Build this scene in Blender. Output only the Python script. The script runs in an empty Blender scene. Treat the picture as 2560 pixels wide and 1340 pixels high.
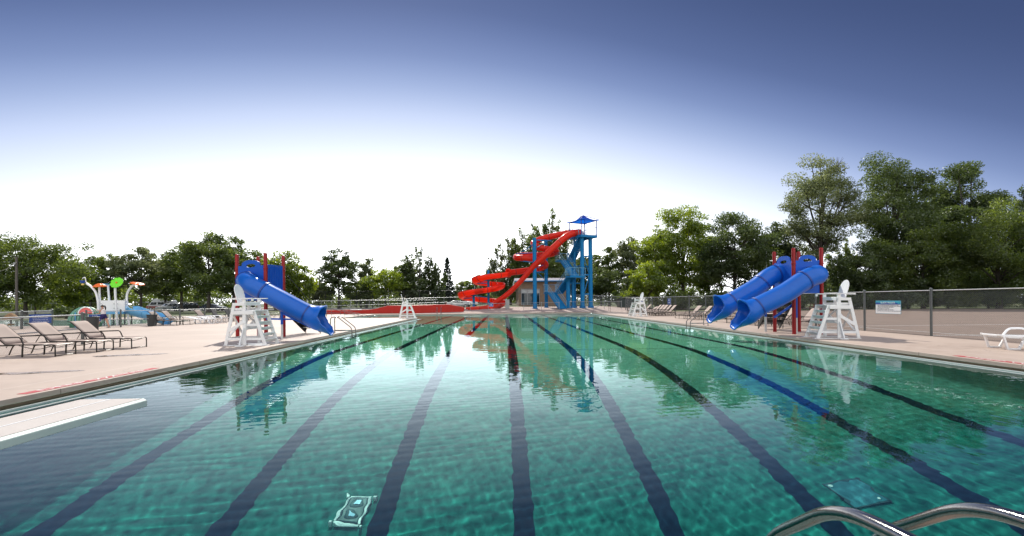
import bpy, bmesh, math, random
import numpy as np
from mathutils import Vector, Matrix

# ------------------------------------------------------------------ camera
F_PX, CX, CY, CAM_H = 1138.0, 1280.0, 752.6, 1.5
YAW, ROLL = math.atan(31 / F_PX), math.radians(0.5)
S = bpy.context.scene
COL = S.collection
c_f = Vector((math.sin(YAW), math.cos(YAW), 0))
c_r0 = Vector((math.cos(YAW), -math.sin(YAW), 0))
c_u0 = Vector((0, 0, 1))
c_u = c_u0 * math.cos(ROLL) + c_r0 * math.sin(ROLL)
c_r = c_r0 * math.cos(ROLL) - c_u0 * math.sin(ROLL)
cam_d = bpy.data.cameras.new("camera")
cam = bpy.data.objects.new("camera", cam_d)
COL.objects.link(cam)
cam_d.sensor_width = 36
cam_d.lens = 36 * F_PX / 2560
cam_d.shift_y = (CY - 670) / 2560
cam_d.clip_start = 0.05
cam_d.clip_end = 3000
M = Matrix((c_r, c_u, -c_f)).transposed().to_4x4()
M.translation = (0, 0, CAM_H)
cam.matrix_world = M
S.camera = cam

# ------------------------------------------------------------------ sky, sun, exposure
SUN_EL, SUN_AZ = math.radians(43), math.radians(-15)      # azimuth from +Y, negative = left
W = bpy.data.worlds.new("World")
S.world = W
W.use_nodes = True
wn, wl = W.node_tree.nodes, W.node_tree.links
bg = wn["Background"]
sky = wn.new("ShaderNodeTexSky")
sky.sky_type = 'NISHITA'
sky.sun_disc = False
sky.sun_elevation = SUN_EL
sky.sun_rotation = SUN_AZ
sky.altitude = 200
sky.air_density = 1.0
sky.dust_density = 0.4
sky.ozone_density = 2.0
# clear-day gradient: blown-out white low round the sun's side, deepening to blue overhead and away from the sun
geo = wn.new("ShaderNodeTexCoord")
sep = wn.new("ShaderNodeSeparateXYZ")
wl.new(geo.outputs['Generated'], sep.inputs[0])


def wmath(op, a, b=None):
    n = wn.new("ShaderNodeMath")
    n.operation = op
    for i, x in enumerate((a, b)):
        if x is None:
            continue
        if isinstance(x, (int, float)):
            n.inputs[i].default_value = x
        else:
            wl.new(x, n.inputs[i])
    return n.outputs[0]


SKY_AZ = math.radians(-9)
hlen = wmath('SQRT', wmath('ADD', wmath('MULTIPLY', sep.outputs[0], sep.outputs[0]), wmath('ADD', wmath('MULTIPLY', sep.outputs[1], sep.outputs[1]), 1e-4)))
dot = wmath('DIVIDE', wmath('ADD', wmath('MULTIPLY', sep.outputs[0], math.sin(SKY_AZ)), wmath('MULTIPLY', sep.outputs[1], math.cos(SKY_AZ))), hlen)
away = wmath('SUBTRACT', 1.0, dot)
height = wmath('ADD', sep.outputs[2], wmath('MULTIPLY', wmath('MINIMUM', away, 0.75), 0.60))
ramp = wn.new("ShaderNodeValToRGB")
ramp.color_ramp.interpolation = 'B_SPLINE'
cr = ramp.color_ramp
STOPS = [(0.00, (2.2, 2.24, 2.3)), (0.14, (2.1, 2.14, 2.2)), (0.21, (1.25, 1.28, 1.34)), (0.27, (.78, .83, .92)), (0.32, (.60, .66, .79)), (0.375, (.41, .48, .66)), (0.42, (.26, .33, .52)),
         (0.47, (.145, .20, .375)), (0.54, (.068, .102, .23)), (0.667, (.029, .046, .12)), (0.80, (.032, .052, .13)), (1.0, (.06, .09, .19))]
cr.elements[0].position, cr.elements[1].position = STOPS[0][0], STOPS[-1][0]
for p_, _c in STOPS[1:-1]:
    cr.elements.new(p_)
for e_, (p_, c_) in zip(cr.elements, STOPS):
    e_.position = p_
    e_.color = (*(v_ / 3 for v_ in c_), 1)          # ramp colours are limited to 1, so store a third
wl.new(height, ramp.inputs[0])
thrice = wn.new("ShaderNodeVectorMath")
thrice.operation = 'SCALE'
thrice.inputs['Scale'].default_value = 3.0
wl.new(ramp.outputs[0], thrice.inputs[0])
# pale fill added to the sky behind the viewer, lighting camera-facing sides
back = wn.new("ShaderNodeMapRange")
back.interpolation_type = 'SMOOTHSTEP'
back.inputs[1].default_value = 0.0
back.inputs[2].default_value = -0.75
wl.new(dot, back.inputs[0])
bmix = wn.new("ShaderNodeMix")
bmix.data_type = 'RGBA'
wl.new(back.outputs[0], bmix.inputs[0])
wl.new(thrice.outputs[0], bmix.inputs[6])
bmix.inputs[7].default_value = (1.02, 1.04, 1.08, 1)
# plus a little of the physical sky's own colour
wadd = wn.new("ShaderNodeMix")
wadd.data_type = 'RGBA'
wadd.blend_type = 'ADD'
wadd.inputs[0].default_value = 0.004
wl.new(bmix.outputs[2], wadd.inputs[6])
wl.new(sky.outputs[0], wadd.inputs[7])
wl.new(wadd.outputs[2], bg.inputs[0])
bg.inputs[1].default_value = 1.0
sun_d = bpy.data.lights.new("sun", 'SUN')
sun_d.energy = 3.6
sun_d.angle = math.radians(0.55)
sun_d.color = (1.0, 0.95, 0.86)
sun = bpy.data.objects.new("sun", sun_d)
COL.objects.link(sun)
sdir = Vector((math.sin(SUN_AZ) * math.cos(SUN_EL), math.cos(SUN_AZ) * math.cos(SUN_EL), math.sin(SUN_EL)))
sun.rotation_euler = sdir.to_track_quat('Z', 'Y').to_euler()
sun.location = (0, 0, 40)
S.view_settings.view_transform = 'Standard'
S.view_settings.look = 'None'
S.view_settings.exposure = 0.5
S.view_settings.gamma = 1
S.cycles.use_denoising = True
S.cycles.max_bounces = 10
S.cycles.transmission_bounces = 8
S.cycles.transparent_max_bounces = 12
S.cycles.caustics_refractive = True
S.cycles.caustics_reflective = False
S.cycles.sample_clamp_indirect = 6.0

# ------------------------------------------------------------------ helpers
R = math.radians


def ray(px, py):
    return c_f + c_r * ((px - CX) / F_PX) - c_u * ((py - CY) / F_PX)


def P(px, py, z=0.0):                 # ground point seen at a pixel of the photograph
    d = ray(px, py)
    t = (z - CAM_H) / d.z
    return Vector((d.x * t, d.y * t, z))


def At(px, py, Y):                    # point at depth Y seen at a pixel
    d = ray(px, py)
    t = Y / d.y
    return Vector((d.x * t, Y, CAM_H + d.z * t))


def V(*a):
    return Vector(a)


class MB:
    """collects primitives, builds ONE mesh object"""

    def __init__(s):
        s.v, s.f, s.m, s.cur = [], [], [], 0

    def add(s, vs, fs):
        o = len(s.v)
        s.v += [tuple(v) for v in vs]
        s.f += [tuple(i + o for i in f) for f in fs]
        s.m += [s.cur] * len(fs)
        return s

    def box(s, c, size, rz=0.0, M=None):
        hx, hy, hz = size[0] / 2, size[1] / 2, size[2] / 2
        c = Vector(c)
        m = M if M is not None else Matrix.Rotation(rz, 3, 'Z')
        vs = [c + m @ Vector((x * hx, y * hy, z * hz)) for x in (-1, 1) for y in (-1, 1) for z in (-1, 1)]
        return s.add(vs, [(0, 1, 3, 2), (4, 6, 7, 5), (0, 4, 5, 1), (2, 3, 7, 6), (0, 2, 6, 4), (1, 5, 7, 3)])

    def beam(s, p, q, w, h, up=(0, 0, 1)):
        p, q = Vector(p), Vector(q)
        d = (q - p)
        L = d.length
        d.normalize()
        side = d.cross(Vector(up))
        if side.length < 1e-4:
            side = d.cross(Vector((1, 0, 0)))
        side.normalize()
        u = side.cross(d)
        m = Matrix((d, side, u)).transposed()
        return s.box((p + q) / 2, (L, w, h), M=m)

    def tube(s, pts, r, n=8, caps=True, closed=False):
        pts = [Vector(p) for p in pts]
        k = len(pts)
        rs = r if isinstance(r, (list, tuple)) else [r] * k
        tang = []
        for i in range(k):
            a = pts[(i - 1) % k] if (closed or i > 0) else pts[i]
            b = pts[(i + 1) % k] if (closed or i < k - 1) else pts[i]
            tang.append((b - a).normalized())
        ref = Vector((0, 0, 1)) if abs(tang[0].z) < .9 else Vector((1, 0, 0))
        nrm = (ref - tang[0] * ref.dot(tang[0])).normalized()
        vs, fs = [], []
        for i in range(k):
            t = tang[i]
            nrm = (nrm - t * nrm.dot(t))
            nrm = nrm.normalized() if nrm.length > 1e-6 else t.orthogonal().normalized()
            b = t.cross(nrm)
            for j in range(n):
                a = 2 * math.pi * j / n
                vs.append(pts[i] + (nrm * math.cos(a) + b * math.sin(a)) * rs[i])
        for i in range(k if closed else k - 1):
            for j in range(n):
                a, b2 = i * n + j, i * n + (j + 1) % n
                c, d = ((i + 1) % k) * n + (j + 1) % n, ((i + 1) % k) * n + j
                fs.append((a, b2, c, d))
        if caps and not closed:
            fs.append(tuple(reversed(range(n))))
            fs.append(tuple(range((k - 1) * n, k * n)))
        return s.add(vs, fs)

    def cyl(s, p, r, h, n=16, r2=None):
        p = Vector(p)
        return s.tube([p, p + Vector((0, 0, h))], [r, r if r2 is None else r2], n)

    def lathe(s, prof, n=20, c=(0, 0, 0), M=None, sx=1, sy=1):
        c = Vector(c)
        vs, fs = [], []
        for r, z in prof:
            for j in range(n):
                a = 2 * math.pi * j / n
                p = Vector((r * math.cos(a) * sx, r * math.sin(a) * sy, z))
                vs.append(c + (M @ p if M is not None else p))
        k = len(prof)
        for i in range(k - 1):
            for j in range(n):
                fs.append((i * n + j, i * n + (j + 1) % n, (i + 1) * n + (j + 1) % n, (i + 1) * n + j))
        if prof[0][0] > 1e-5:
            fs.append(tuple(reversed(range(n))))
        if prof[-1][0] > 1e-5:
            fs.append(tuple(range((k - 1) * n, k * n)))
        return s.add(vs, fs)

    def prism(s, poly, fn, d0, d1):
        """poly of (a,b) extruded; fn(a,b,d) -> point"""
        n = len(poly)
        vs = [fn(a, b, d0) for a, b in poly] + [fn(a, b, d1) for a, b in poly]
        fs = [tuple(reversed(range(n))), tuple(range(n, 2 * n))]
        fs += [(i, (i + 1) % n, n + (i + 1) % n, n + i) for i in range(n)]
        return s.add(vs, fs)

    def grid(s, rows):
        n, k = len(rows), len(rows[0])
        vs = [p for r in rows for p in r]
        fs = [(i * k + j, i * k + j + 1, (i + 1) * k + j + 1, (i + 1) * k + j) for i in range(n - 1) for j in range(k - 1)]
        return s.add(vs, fs)

    def build(s, name, mats, parent=None, smooth=True, ang=35, solid=0, bevel=0, fix=True):
        me = bpy.data.meshes.new(name)
        me.from_pydata(s.v, [], s.f)
        if not isinstance(mats, (list, tuple)):
            mats = [mats]
        for m in mats:
            me.materials.append(m)
        if len(mats) > 1:
            me.polygons.foreach_set('material_index', s.m)
        if fix and len(s.f) < 60000:
            bm = bmesh.new()
            bm.from_mesh(me)
            bmesh.ops.recalc_face_normals(bm, faces=bm.faces)
            bm.to_mesh(me)
            bm.free()
        if smooth:
            me.polygons.foreach_set('use_smooth', [True] * len(me.polygons))
            me.set_sharp_from_angle(angle=R(ang))
        me.update()
        o = bpy.data.objects.new(name, me)
        COL.objects.link(o)
        if parent is not None:
            o.parent = parent
        if solid:
            md = o.modifiers.new('thickness', 'SOLIDIFY')
            md.thickness = solid
            md.offset = 0
        if bevel:
            md = o.modifiers.new('bevel', 'BEVEL')
            md.width = bevel
            md.segments = 2
            md.limit_method = 'ANGLE'
        return o


def tag(o, label=None, cat=None, group=None, kind=None):
    if label:
        o['label'] = label
    if cat:
        o['category'] = cat
    if group:
        o['group'] = group
    if kind:
        o['kind'] = kind
    return o


def thing(name, loc, rz=0, label=None, cat=None, group=None, sc=1):
    o = bpy.data.objects.new(name, None)
    o.empty_display_size = .2
    COL.objects.link(o)
    o.location = loc
    o.rotation_euler = (0, 0, rz)
    o.scale = (sc, sc, sc)
    return tag(o, label, cat, group)


def dup(o, loc=None, rz=None, label=None, parent=None, sc=None):
    c = o.copy()
    COL.objects.link(c)
    c.parent = parent
    if loc is not None:
        c.location = loc
    if rz is not None:
        c.rotation_euler = (0, 0, rz)
    if sc is not None:
        c.scale = sc
    if label:
        c['label'] = label
    for ch in list(o.children):
        dup(ch, parent=c)
    return c


ORD = ['first', 'second', 'third', 'fourth', 'fifth', 'sixth', 'seventh', 'eighth', 'ninth', 'tenth', 'eleventh', 'twelfth',
       'thirteenth', 'fourteenth', 'fifteenth', 'sixteenth']


def spline(pts, n=8):
    """Catmull-Rom through points"""
    pts = [Vector(p) for p in pts]
    out = []
    k = len(pts)
    for i in range(k - 1):
        p0, p1, p2, p3 = pts[max(i - 1, 0)], pts[i], pts[i + 1], pts[min(i + 2, k - 1)]
        for j in range(n):
            t = j / n
            out.append(.5 * ((2 * p1) + (p2 - p0) * t + (2 * p0 - 5 * p1 + 4 * p2 - p3) * t * t + (3 * p1 - p0 - 3 * p2 + p3) * t ** 3))
    out.append(pts[-1])
    return out


def rounded(pts, r, n=4):
    """polyline with rounded corners"""
    pts = [Vector(p) for p in pts]
    out = [pts[0]]
    for i in range(1, len(pts) - 1):
        a, b, c = pts[i - 1], pts[i], pts[i + 1]
        d1, d2 = (a - b), (c - b)
        rr = min(r, d1.length * .45, d2.length * .45)
        p, q = b + d1.normalized() * rr, b + d2.normalized() * rr
        for j in range(n + 1):
            t = j / n
            out.append(p * (1 - t) ** 2 + b * 2 * t * (1 - t) + q * t * t)
    out.append(pts[-1])
    return out


def text_mesh(name, body, size, mat, M, parent=None, align='CENTER', sx=1.0, extrude=.0015):
    cu = bpy.data.curves.new(name, 'FONT')
    cu.body = body
    cu.size = size
    cu.align_x = align
    cu.align_y = 'CENTER'
    cu.extrude = extrude
    tmp = bpy.data.objects.new(name + '_tmp', cu)
    COL.objects.link(tmp)
    dg = bpy.context.evaluated_depsgraph_get()
    me = bpy.data.meshes.new_from_object(tmp.evaluated_get(dg))
    bpy.data.objects.remove(tmp)
    bpy.data.curves.remove(cu)
    me.transform(Matrix.Diagonal((sx, 1, 1, 1)))
    me.transform(M)
    me.name = name
    me.materials.clear()
    me.materials.append(mat)
    o = bpy.data.objects.new(name, me)
    COL.objects.link(o)
    if parent is not None:
        o.parent = parent
    return o


# ------------------------------------------------------------------ materials
def mat(name, col, rough=.6, var=.12, scale=6.0, metallic=0.0, bump=0.0, bscale=40.0, spec=.5, coat=0.0, dirt=0.0, dcol=(.12, .09, .06)):
    m = bpy.data.materials.new(name)
    m.use_nodes = True
    nt = m.node_tree
    N, L = nt.nodes, nt.links
    b = N['Principled BSDF']
    b.inputs['Roughness'].default_value = rough
    b.inputs['Metallic'].default_value = metallic
    b.inputs['Specular IOR Level'].default_value = spec
    b.inputs['Coat Weight'].default_value = coat
    b.inputs['Coat Roughness'].default_value = .12
    tc = N.new('ShaderNodeTexCoord')
    nz = N.new('ShaderNodeTexNoise')
    nz.inputs['Scale'].default_value = scale
    nz.inputs['Detail'].default_value = 6
    L.new(tc.outputs['Object'], nz.inputs['Vector'])
    mx = N.new('ShaderNodeMix')
    mx.data_type = 'RGBA'
    mx.inputs[6].default_value = tuple(c * (1 - var) for c in col) + (1,)
    mx.inputs[7].default_value = tuple(min(1, c * (1 + var)) for c in col) + (1,)
    L.new(nz.outputs['Fac'], mx.inputs[0])
    out = mx.outputs[2]
    if dirt:
        n2 = N.new('ShaderNodeTexNoise')
        n2.inputs['Scale'].default_value = scale * .37
        n2.inputs['Detail'].default_value = 8
        n2.inputs['Roughness'].default_value = .7
        L.new(tc.outputs['Object'], n2.inputs['Vector'])
        rp = N.new('ShaderNodeMapRange')
        rp.inputs[1].default_value = .52
        rp.inputs[2].default_value = .78
        rp.inputs[4].default_value = dirt
        L.new(n2.outputs['Fac'], rp.inputs[0])
        m2 = N.new('ShaderNodeMix')
        m2.data_type = 'RGBA'
        L.new(rp.outputs[0], m2.inputs[0])
        L.new(out, m2.inputs[6])
        m2.inputs[7].default_value = tuple(dcol) + (1,)
        out = m2.outputs[2]
    L.new(out, b.inputs['Base Color'])
    if bump:
        n3 = N.new('ShaderNodeTexNoise')
        n3.inputs['Scale'].default_value = bscale
        n3.inputs['Detail'].default_value = 4
        L.new(tc.outputs['Object'], n3.inputs['Vector'])
        bp = N.new('ShaderNodeBump')
        bp.inputs['Strength'].default_value = bump
        bp.inputs['Distance'].default_value = .02
        L.new(n3.outputs['Fac'], bp.inputs['Height'])
        L.new(bp.outputs[0], b.inputs['Normal'])
    return m


MT = {}
MT['white_paint'] = mat('white_paint', (.78, .78, .77), .5, .05, 5, dirt=.12, dcol=(.5, .44, .36))
MT['white_plastic'] = mat('white_plastic', (.82, .82, .82), .35, .03)
MT['blue_plastic'] = mat('blue_plastic', (.006, .112, .50), .3, .10, 3, spec=.3, coat=.08, dirt=.10, dcol=(.10, .2, .5))
MT['blue_panel'] = mat('blue_panel', (.010, .095, .48), .42, .08, spec=.25)
MT['red_post'] = mat('red_post', (.30, .016, .016), .4, .12, 4, spec=.25)
MT['slide_red'] = mat('slide_red', (.72, .030, .012), .28, .10, 2, spec=.3, coat=.08, dirt=.12, dcol=(.35, .03, .02))


def add_translucency(m, col, f):
    """sunlight glowing through thin fibreglass or fabric"""
    N, L = m.node_tree.nodes, m.node_tree.links
    b, out = N['Principled BSDF'], N['Material Output']
    tr = N.new('ShaderNodeBsdfTranslucent')
    tr.inputs['Color'].default_value = (*col, 1)
    mx = N.new('ShaderNodeMixShader')
    mx.inputs[0].default_value = f
    L.new(b.outputs[0], mx.inputs[1])
    L.new(tr.outputs[0], mx.inputs[2])
    L.new(mx.outputs[0], out.inputs['Surface'])


add_translucency(MT['slide_red'], (1.0, .16, .02), .42)
MT['runout_red'] = mat('runout_gelcoat', (.40, .018, .010), .4, .15, 2, spec=.25, dirt=.25, dcol=(.22, .02, .015))
MT['tower_blue'] = mat('tower_blue', (.003, .15, .36), .45, .10, 2, spec=.2, dirt=.08, dcol=(.03, .12, .2))
MT['tower_navy'] = mat('tower_navy', (.02, .06, .28), .5, .1)
MT['galv'] = mat('galvanised_steel', (.31, .32, .32), .42, .12, 8, metallic=.75)
MT['galv_dark'] = mat('weathered_steel', (.12, .13, .125), .5, .15, 8, metallic=.4)
MT['stainless'] = mat('stainless_steel', (.24, .23, .22), .13, .06, 9, metallic=1.0, bump=.06, bscale=220)
MT['wire'] = mat('fence_wire', (.20, .21, .21), .45, .1, metallic=.7)
MT['black_mesh'] = mat('black_vinyl', (.015, .016, .015), .5, .1)
MT['sling'] = mat('tan_sling', (.36, .275, .235), .75, .08, 60, bump=.12, bscale=400)
MT['sling_grey'] = mat('grey_sling', (.10, .10, .095), .75, .08, 60)
MT['bronze'] = mat('bronze_frame', (.030, .026, .020), .38, .15, metallic=.3)
MT['bin'] = mat('grey_bin', (.035, .038, .038), .55, .1)
MT['wood_pole'] = mat('weathered_pole', (.13, .11, .095), .85, .25, 4, bump=.3)
MT['concrete_grey'] = mat('grey_concrete', (.30, .30, .29), .8, .12, 5, bump=.1)
MT['orange'] = mat('orange_plastic', (.85, .16, .015), .35, .05)
MT['green'] = mat('green_plastic', (.16, .72, .01), .35, .05)
MT['sky_blue'] = mat('light_blue_gelcoat', (.10, .36, .62), .3, .08, coat=.3)
MT['sign_blue'] = mat('sign_blue', (.01, .06, .30), .45, .05)
MT['sign_white'] = mat('sign_white', (.80, .82, .82), .45, .03)
MT['sign_teal'] = mat('sign_teal', (.03, .33, .45), .45, .2, 9)
MT['ink'] = mat('black_ink', (.02, .02, .025), .6, .02)
MT['glass_dark'] = mat('dark_window_glass', (.012, .022, .026), .06, .1, spec=.8)
MT['tyre'] = mat('rubber_tyre', (.015, .015, .015), .8, .1)
MT['rim'] = mat('wheel_rim', (.4, .4, .41), .3, .05, metallic=.9)
MT['roof_white'] = mat('white_roof_edge', (.74, .74, .78), .5, .05, 3)


def new_mat(name):
    m = bpy.data.materials.new(name)
    m.use_nodes = True
    return m, m.node_tree.nodes, m.node_tree.links, m.node_tree.nodes['Principled BSDF']


def math_node(N, L, op, a, b=None, clamp=False):
    n = N.new('ShaderNodeMath')
    n.operation = op
    n.use_clamp = clamp
    for i, x in enumerate((a, b)):
        if x is None:
            continue
        if isinstance(x, (int, float)):
            n.inputs[i].default_value = x
        else:
            L.new(x, n.inputs[i])
    return n.outputs[0]


def noise(N, L, vec, scale, detail=6, rough=.55):
    n = N.new('ShaderNodeTexNoise')
    n.inputs['Scale'].default_value = scale
    n.inputs['Detail'].default_value = detail
    n.inputs['Roughness'].default_value = rough
    L.new(vec, n.inputs['Vector'])
    return n.outputs['Fac']


def remap(N, L, x, a, b, c=0.0, d=1.0):
    n = N.new('ShaderNodeMapRange')
    for i, q in enumerate((a, b, c, d)):
        n.inputs[i + 1].default_value = q
    L.new(x, n.inputs[0])
    return n.outputs[0]


def mixc(N, L, f, a, b):
    n = N.new('ShaderNodeMix')
    n.data_type = 'RGBA'
    for i, x in ((0, f), (6, a), (7, b)):
        if isinstance(x, tuple):
            n.inputs[i].default_value = x + (1,)
        elif isinstance(x, (int, float)):
            n.inputs[i].default_value = x
        else:
            L.new(x, n.inputs[i])
    return n.outputs[2]


def bump_to(N, L, b, h, strength, dist=.02):
    n = N.new('ShaderNodeBump')
    n.inputs['Strength'].default_value = strength
    n.inputs['Distance'].default_value = dist
    L.new(h, n.inputs['Height'])
    L.new(n.outputs[0], b.inputs['Normal'])


def deck_material():
    m, N, L, b = new_mat('deck_concrete')
    tc = N.new('ShaderNodeTexCoord')
    o = tc.outputs['Object']
    n1 = noise(N, L, o, .35, 8, .6)
    n2 = noise(N, L, o, 3.5, 8, .65)
    n3 = noise(N, L, o, 60, 3)
    c = mixc(N, L, remap(N, L, n1, .3, .7), (.355, .27, .215), (.48, .375, .305))
    c = mixc(N, L, remap(N, L, n2, .35, .75, 0, .45), c, (.54, .455, .40))
    c = mixc(N, L, remap(N, L, n3, .3, .7, 0, .25), c, (.36, .27, .22))
    # dark drips and stains
    st = noise(N, L, o, 1.3, 10, .75)
    c = mixc(N, L, remap(N, L, st, .58, .74, 0, .5), c, (.25, .205, .175))
    # control joints in the slab
    sx = N.new('ShaderNodeSeparateXYZ')
    L.new(o, sx.inputs[0])
    wob = math_node(N, L, 'MULTIPLY', math_node(N, L, 'SUBTRACT', n2, .5), .02)
    yy = math_node(N, L, 'ADD', math_node(N, L, 'PINGPONG', math_node(N, L, 'ADD', sx.outputs[1], 100 - 2.0), 1.9), wob)
    ax = math_node(N, L, 'ABSOLUTE', math_node(N, L, 'SUBTRACT', sx.outputs[0], 1.8))
    xx = math_node(N, L, 'ADD', math_node(N, L, 'ABSOLUTE', math_node(N, L, 'SUBTRACT', ax, 10.72)), wob)
    jy = math_node(N, L, 'LESS_THAN', yy, .009)
    jx = math_node(N, L, 'LESS_THAN', xx, .010)
    c = mixc(N, L, math_node(N, L, 'MULTIPLY', jy, .65), c, (.13, .10, .085))
    c = mixc(N, L, math_node(N, L, 'MULTIPLY', jx, .5), c, (.66, .60, .56))
    vo = N.new('ShaderNodeTexVoronoi')
    vo.feature = 'DISTANCE_TO_EDGE'
    vo.inputs['Scale'].default_value = .17
    wv = N.new('ShaderNodeVectorMath')
    wv.operation = 'ADD'
    nn_ = N.new('ShaderNodeTexNoise')
    nn_.inputs['Scale'].default_value = .9
    nn_.inputs['Detail'].default_value = 5
    L.new(o, nn_.inputs['Vector'])
    L.new(o, wv.inputs[0])
    L.new(nn_.outputs['Color'], wv.inputs[1])
    L.new(wv.outputs[0], vo.inputs['Vector'])
    crack = math_node(N, L, 'LESS_THAN', vo.outputs['Distance'], .0011)
    c = mixc(N, L, math_node(N, L, 'MULTIPLY', crack, .55), c, (.16, .12, .10))
    L.new(c, b.inputs['Base Color'])
    rg = remap(N, L, n2, .3, .7, .5, .68)
    L.new(rg, b.inputs['Roughness'])
    b.inputs['Specular IOR Level'].default_value = .45
    bump_to(N, L, b, n3, .25, .004)
    return m


MT['deck'] = deck_material()


def ground_material():
    m, N, L, b = new_mat('park_grass')
    tc = N.new('ShaderNodeTexCoord')
    o = tc.outputs['Object']
    n1 = noise(N, L, o, .12, 8, .6)
    n2 = noise(N, L, o, 2.5, 8, .7)
    c = mixc(N, L, remap(N, L, n2, .3, .7), (.035, .055, .012), (.10, .13, .035))
    c = mixc(N, L, remap(N, L, n1, .5, .7, 0, .7), c, (.19, .15, .085))
    L.new(c, b.inputs['Base Color'])
    b.inputs['Roughness'].default_value = .9
    bump_to(N, L, b, n2, .8, .1)
    return m


MT['grass'] = ground_material()


def gravel_material(name, c1, c2, scale, bump=.7):
    m, N, L, b = new_mat(name)
    tc = N.new('ShaderNodeTexCoord')
    o = tc.outputs['Object']
    vo = N.new('ShaderNodeTexVoronoi')
    vo.inputs['Scale'].default_value = scale
    L.new(o, vo.inputs['Vector'])
    n1 = noise(N, L, o, .6, 7, .6)
    c = mixc(N, L, vo.outputs['Color'], c1, c2)
    c = mixc(N, L, remap(N, L, n1, .4, .7, 0, .4), c, tuple(x * .6 for x in c1))
    L.new(c, b.inputs['Base Color'])
    b.inputs['Roughness'].default_value = .85
    bump_to(N, L, b, vo.outputs['Distance'], bump, .03)
    return m


MT['gravel'] = gravel_material('pink_gravel', (.30, .22, .19), (.52, .42, .38), 14)
MT['asphalt'] = gravel_material('grey_asphalt', (.06, .06, .06), (.10, .10, .10), 60, .2)
MT['court'] = gravel_material('worn_court_asphalt', (.185, .132, .102), (.255, .19, .155), 45, .25)


def pool_material(name, a1, a2, d1, d2):
    """painted plaster with a coarse mottle; the coat turns from pale green to teal down the slope"""
    m, N, L, b = new_mat(name)
    tc = N.new('ShaderNodeTexCoord')
    o = tc.outputs['Object']
    vo = N.new('ShaderNodeTexVoronoi')
    vo.feature = 'SMOOTH_F1'
    vo.inputs['Scale'].default_value = 6.5
    L.new(o, vo.inputs['Vector'])
    n1 = noise(N, L, o, .5, 7, .6)
    n2 = noise(N, L, o, 9, 5, .6)
    f = math_node(N, L, 'ADD', math_node(N, L, 'MULTIPLY', n1, .30), math_node(N, L, 'ADD', math_node(N, L, 'MULTIPLY', n2, .45), math_node(N, L, 'MULTIPLY', vo.outputs['Distance'], .60)))
    ff = remap(N, L, f, .42, .86)
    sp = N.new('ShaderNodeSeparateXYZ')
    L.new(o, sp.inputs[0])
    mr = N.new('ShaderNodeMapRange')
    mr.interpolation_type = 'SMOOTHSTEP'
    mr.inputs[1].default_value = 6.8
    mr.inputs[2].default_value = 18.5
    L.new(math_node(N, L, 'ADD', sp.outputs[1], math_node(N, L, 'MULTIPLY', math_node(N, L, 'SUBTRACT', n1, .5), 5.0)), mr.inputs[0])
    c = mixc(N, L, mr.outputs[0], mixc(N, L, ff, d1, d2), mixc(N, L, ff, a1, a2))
    L.new(c, b.inputs['Base Color'])
    b.inputs['Roughness'].default_value = .85
    b.inputs['Specular IOR Level'].default_value = 0
    return m


MT['pool_shallow'] = MT['pool_deep'] = pool_material('pool_paint_absorption', (.29, .52, .37), (.40, .66, .48), (.004, .070, .064), (.024, .195, .168))  # teal towards the deep end stands in for light absorbed by the water
MT['pool_line'] = mat('pool_line_tile', (.006, .018, .035), .7, .2, 8, spec=0)
MT['gutter'] = mat('gutter_concrete', (.20, .13, .085), .8, .3, 3, dirt=.6, dcol=(.06, .045, .03))
MT['lip'] = mat('gutter_lip', (.62, .63, .60), .35, .12, 4, dirt=.25, dcol=(.3, .32, .25))


def water_material():
    m, N, L, b = new_mat('pool_water')
    N.remove(b)
    rf = N.new('ShaderNodeBsdfRefraction')
    rf.inputs['Color'].default_value = (.68, .98, .93, 1)
    rf.inputs['Roughness'].default_value = 0
    rf.inputs['IOR'].default_value = 1.333
    gl = N.new('ShaderNodeBsdfGlossy')
    gl.inputs['Color'].default_value = (.62, .72, .78, 1)
    gl.inputs['Roughness'].default_value = 0
    fr = N.new('ShaderNodeFresnel')
    fr.inputs['IOR'].default_value = 1.333
    mx = N.new('ShaderNodeMixShader')
    L.new(fr.outputs[0], mx.inputs[0])
    L.new(rf.outputs[0], mx.inputs[1])
    L.new(gl.outputs[0], mx.inputs[2])
    L.new(mx.outputs[0], N['Material Output'].inputs['Surface'])
    return m


MT['water'] = water_material()


def leaf_material(name, dark, light, trans=.45):
    m, N, L, b = new_mat(name)
    N.remove(b)
    out = N['Material Output']
    at = N.new('ShaderNodeAttribute')
    at.attribute_name = 'tint'
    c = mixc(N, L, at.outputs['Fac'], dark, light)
    df = N.new('ShaderNodeBsdfDiffuse')
    tr = N.new('ShaderNodeBsdfTranslucent')
    gl = N.new('ShaderNodeBsdfGlossy')
    gl.inputs['Roughness'].default_value = .42
    gl.inputs['Color'].default_value = (.9, .95, .9, 1)
    L.new(c, df.inputs['Color'])
    hs = N.new('ShaderNodeHueSaturation')
    hs.inputs['Hue'].default_value = .485
    hs.inputs['Saturation'].default_value = 1.15
    hs.inputs['Value'].default_value = 2.5
    L.new(c, hs.inputs['Color'])
    L.new(hs.outputs[0], tr.inputs['Color'])
    m1 = N.new('ShaderNodeMixShader')
    m1.inputs[0].default_value = trans
    L.new(df.outputs[0], m1.inputs[1])
    L.new(tr.outputs[0], m1.inputs[2])
    m2 = N.new('ShaderNodeMixShader')
    m2.inputs[0].default_value = .045
    L.new(m1.outputs[0], m2.inputs[1])
    L.new(gl.outputs[0], m2.inputs[2])
    L.new(m2.outputs[0], out.inputs['Surface'])
    return m


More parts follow.
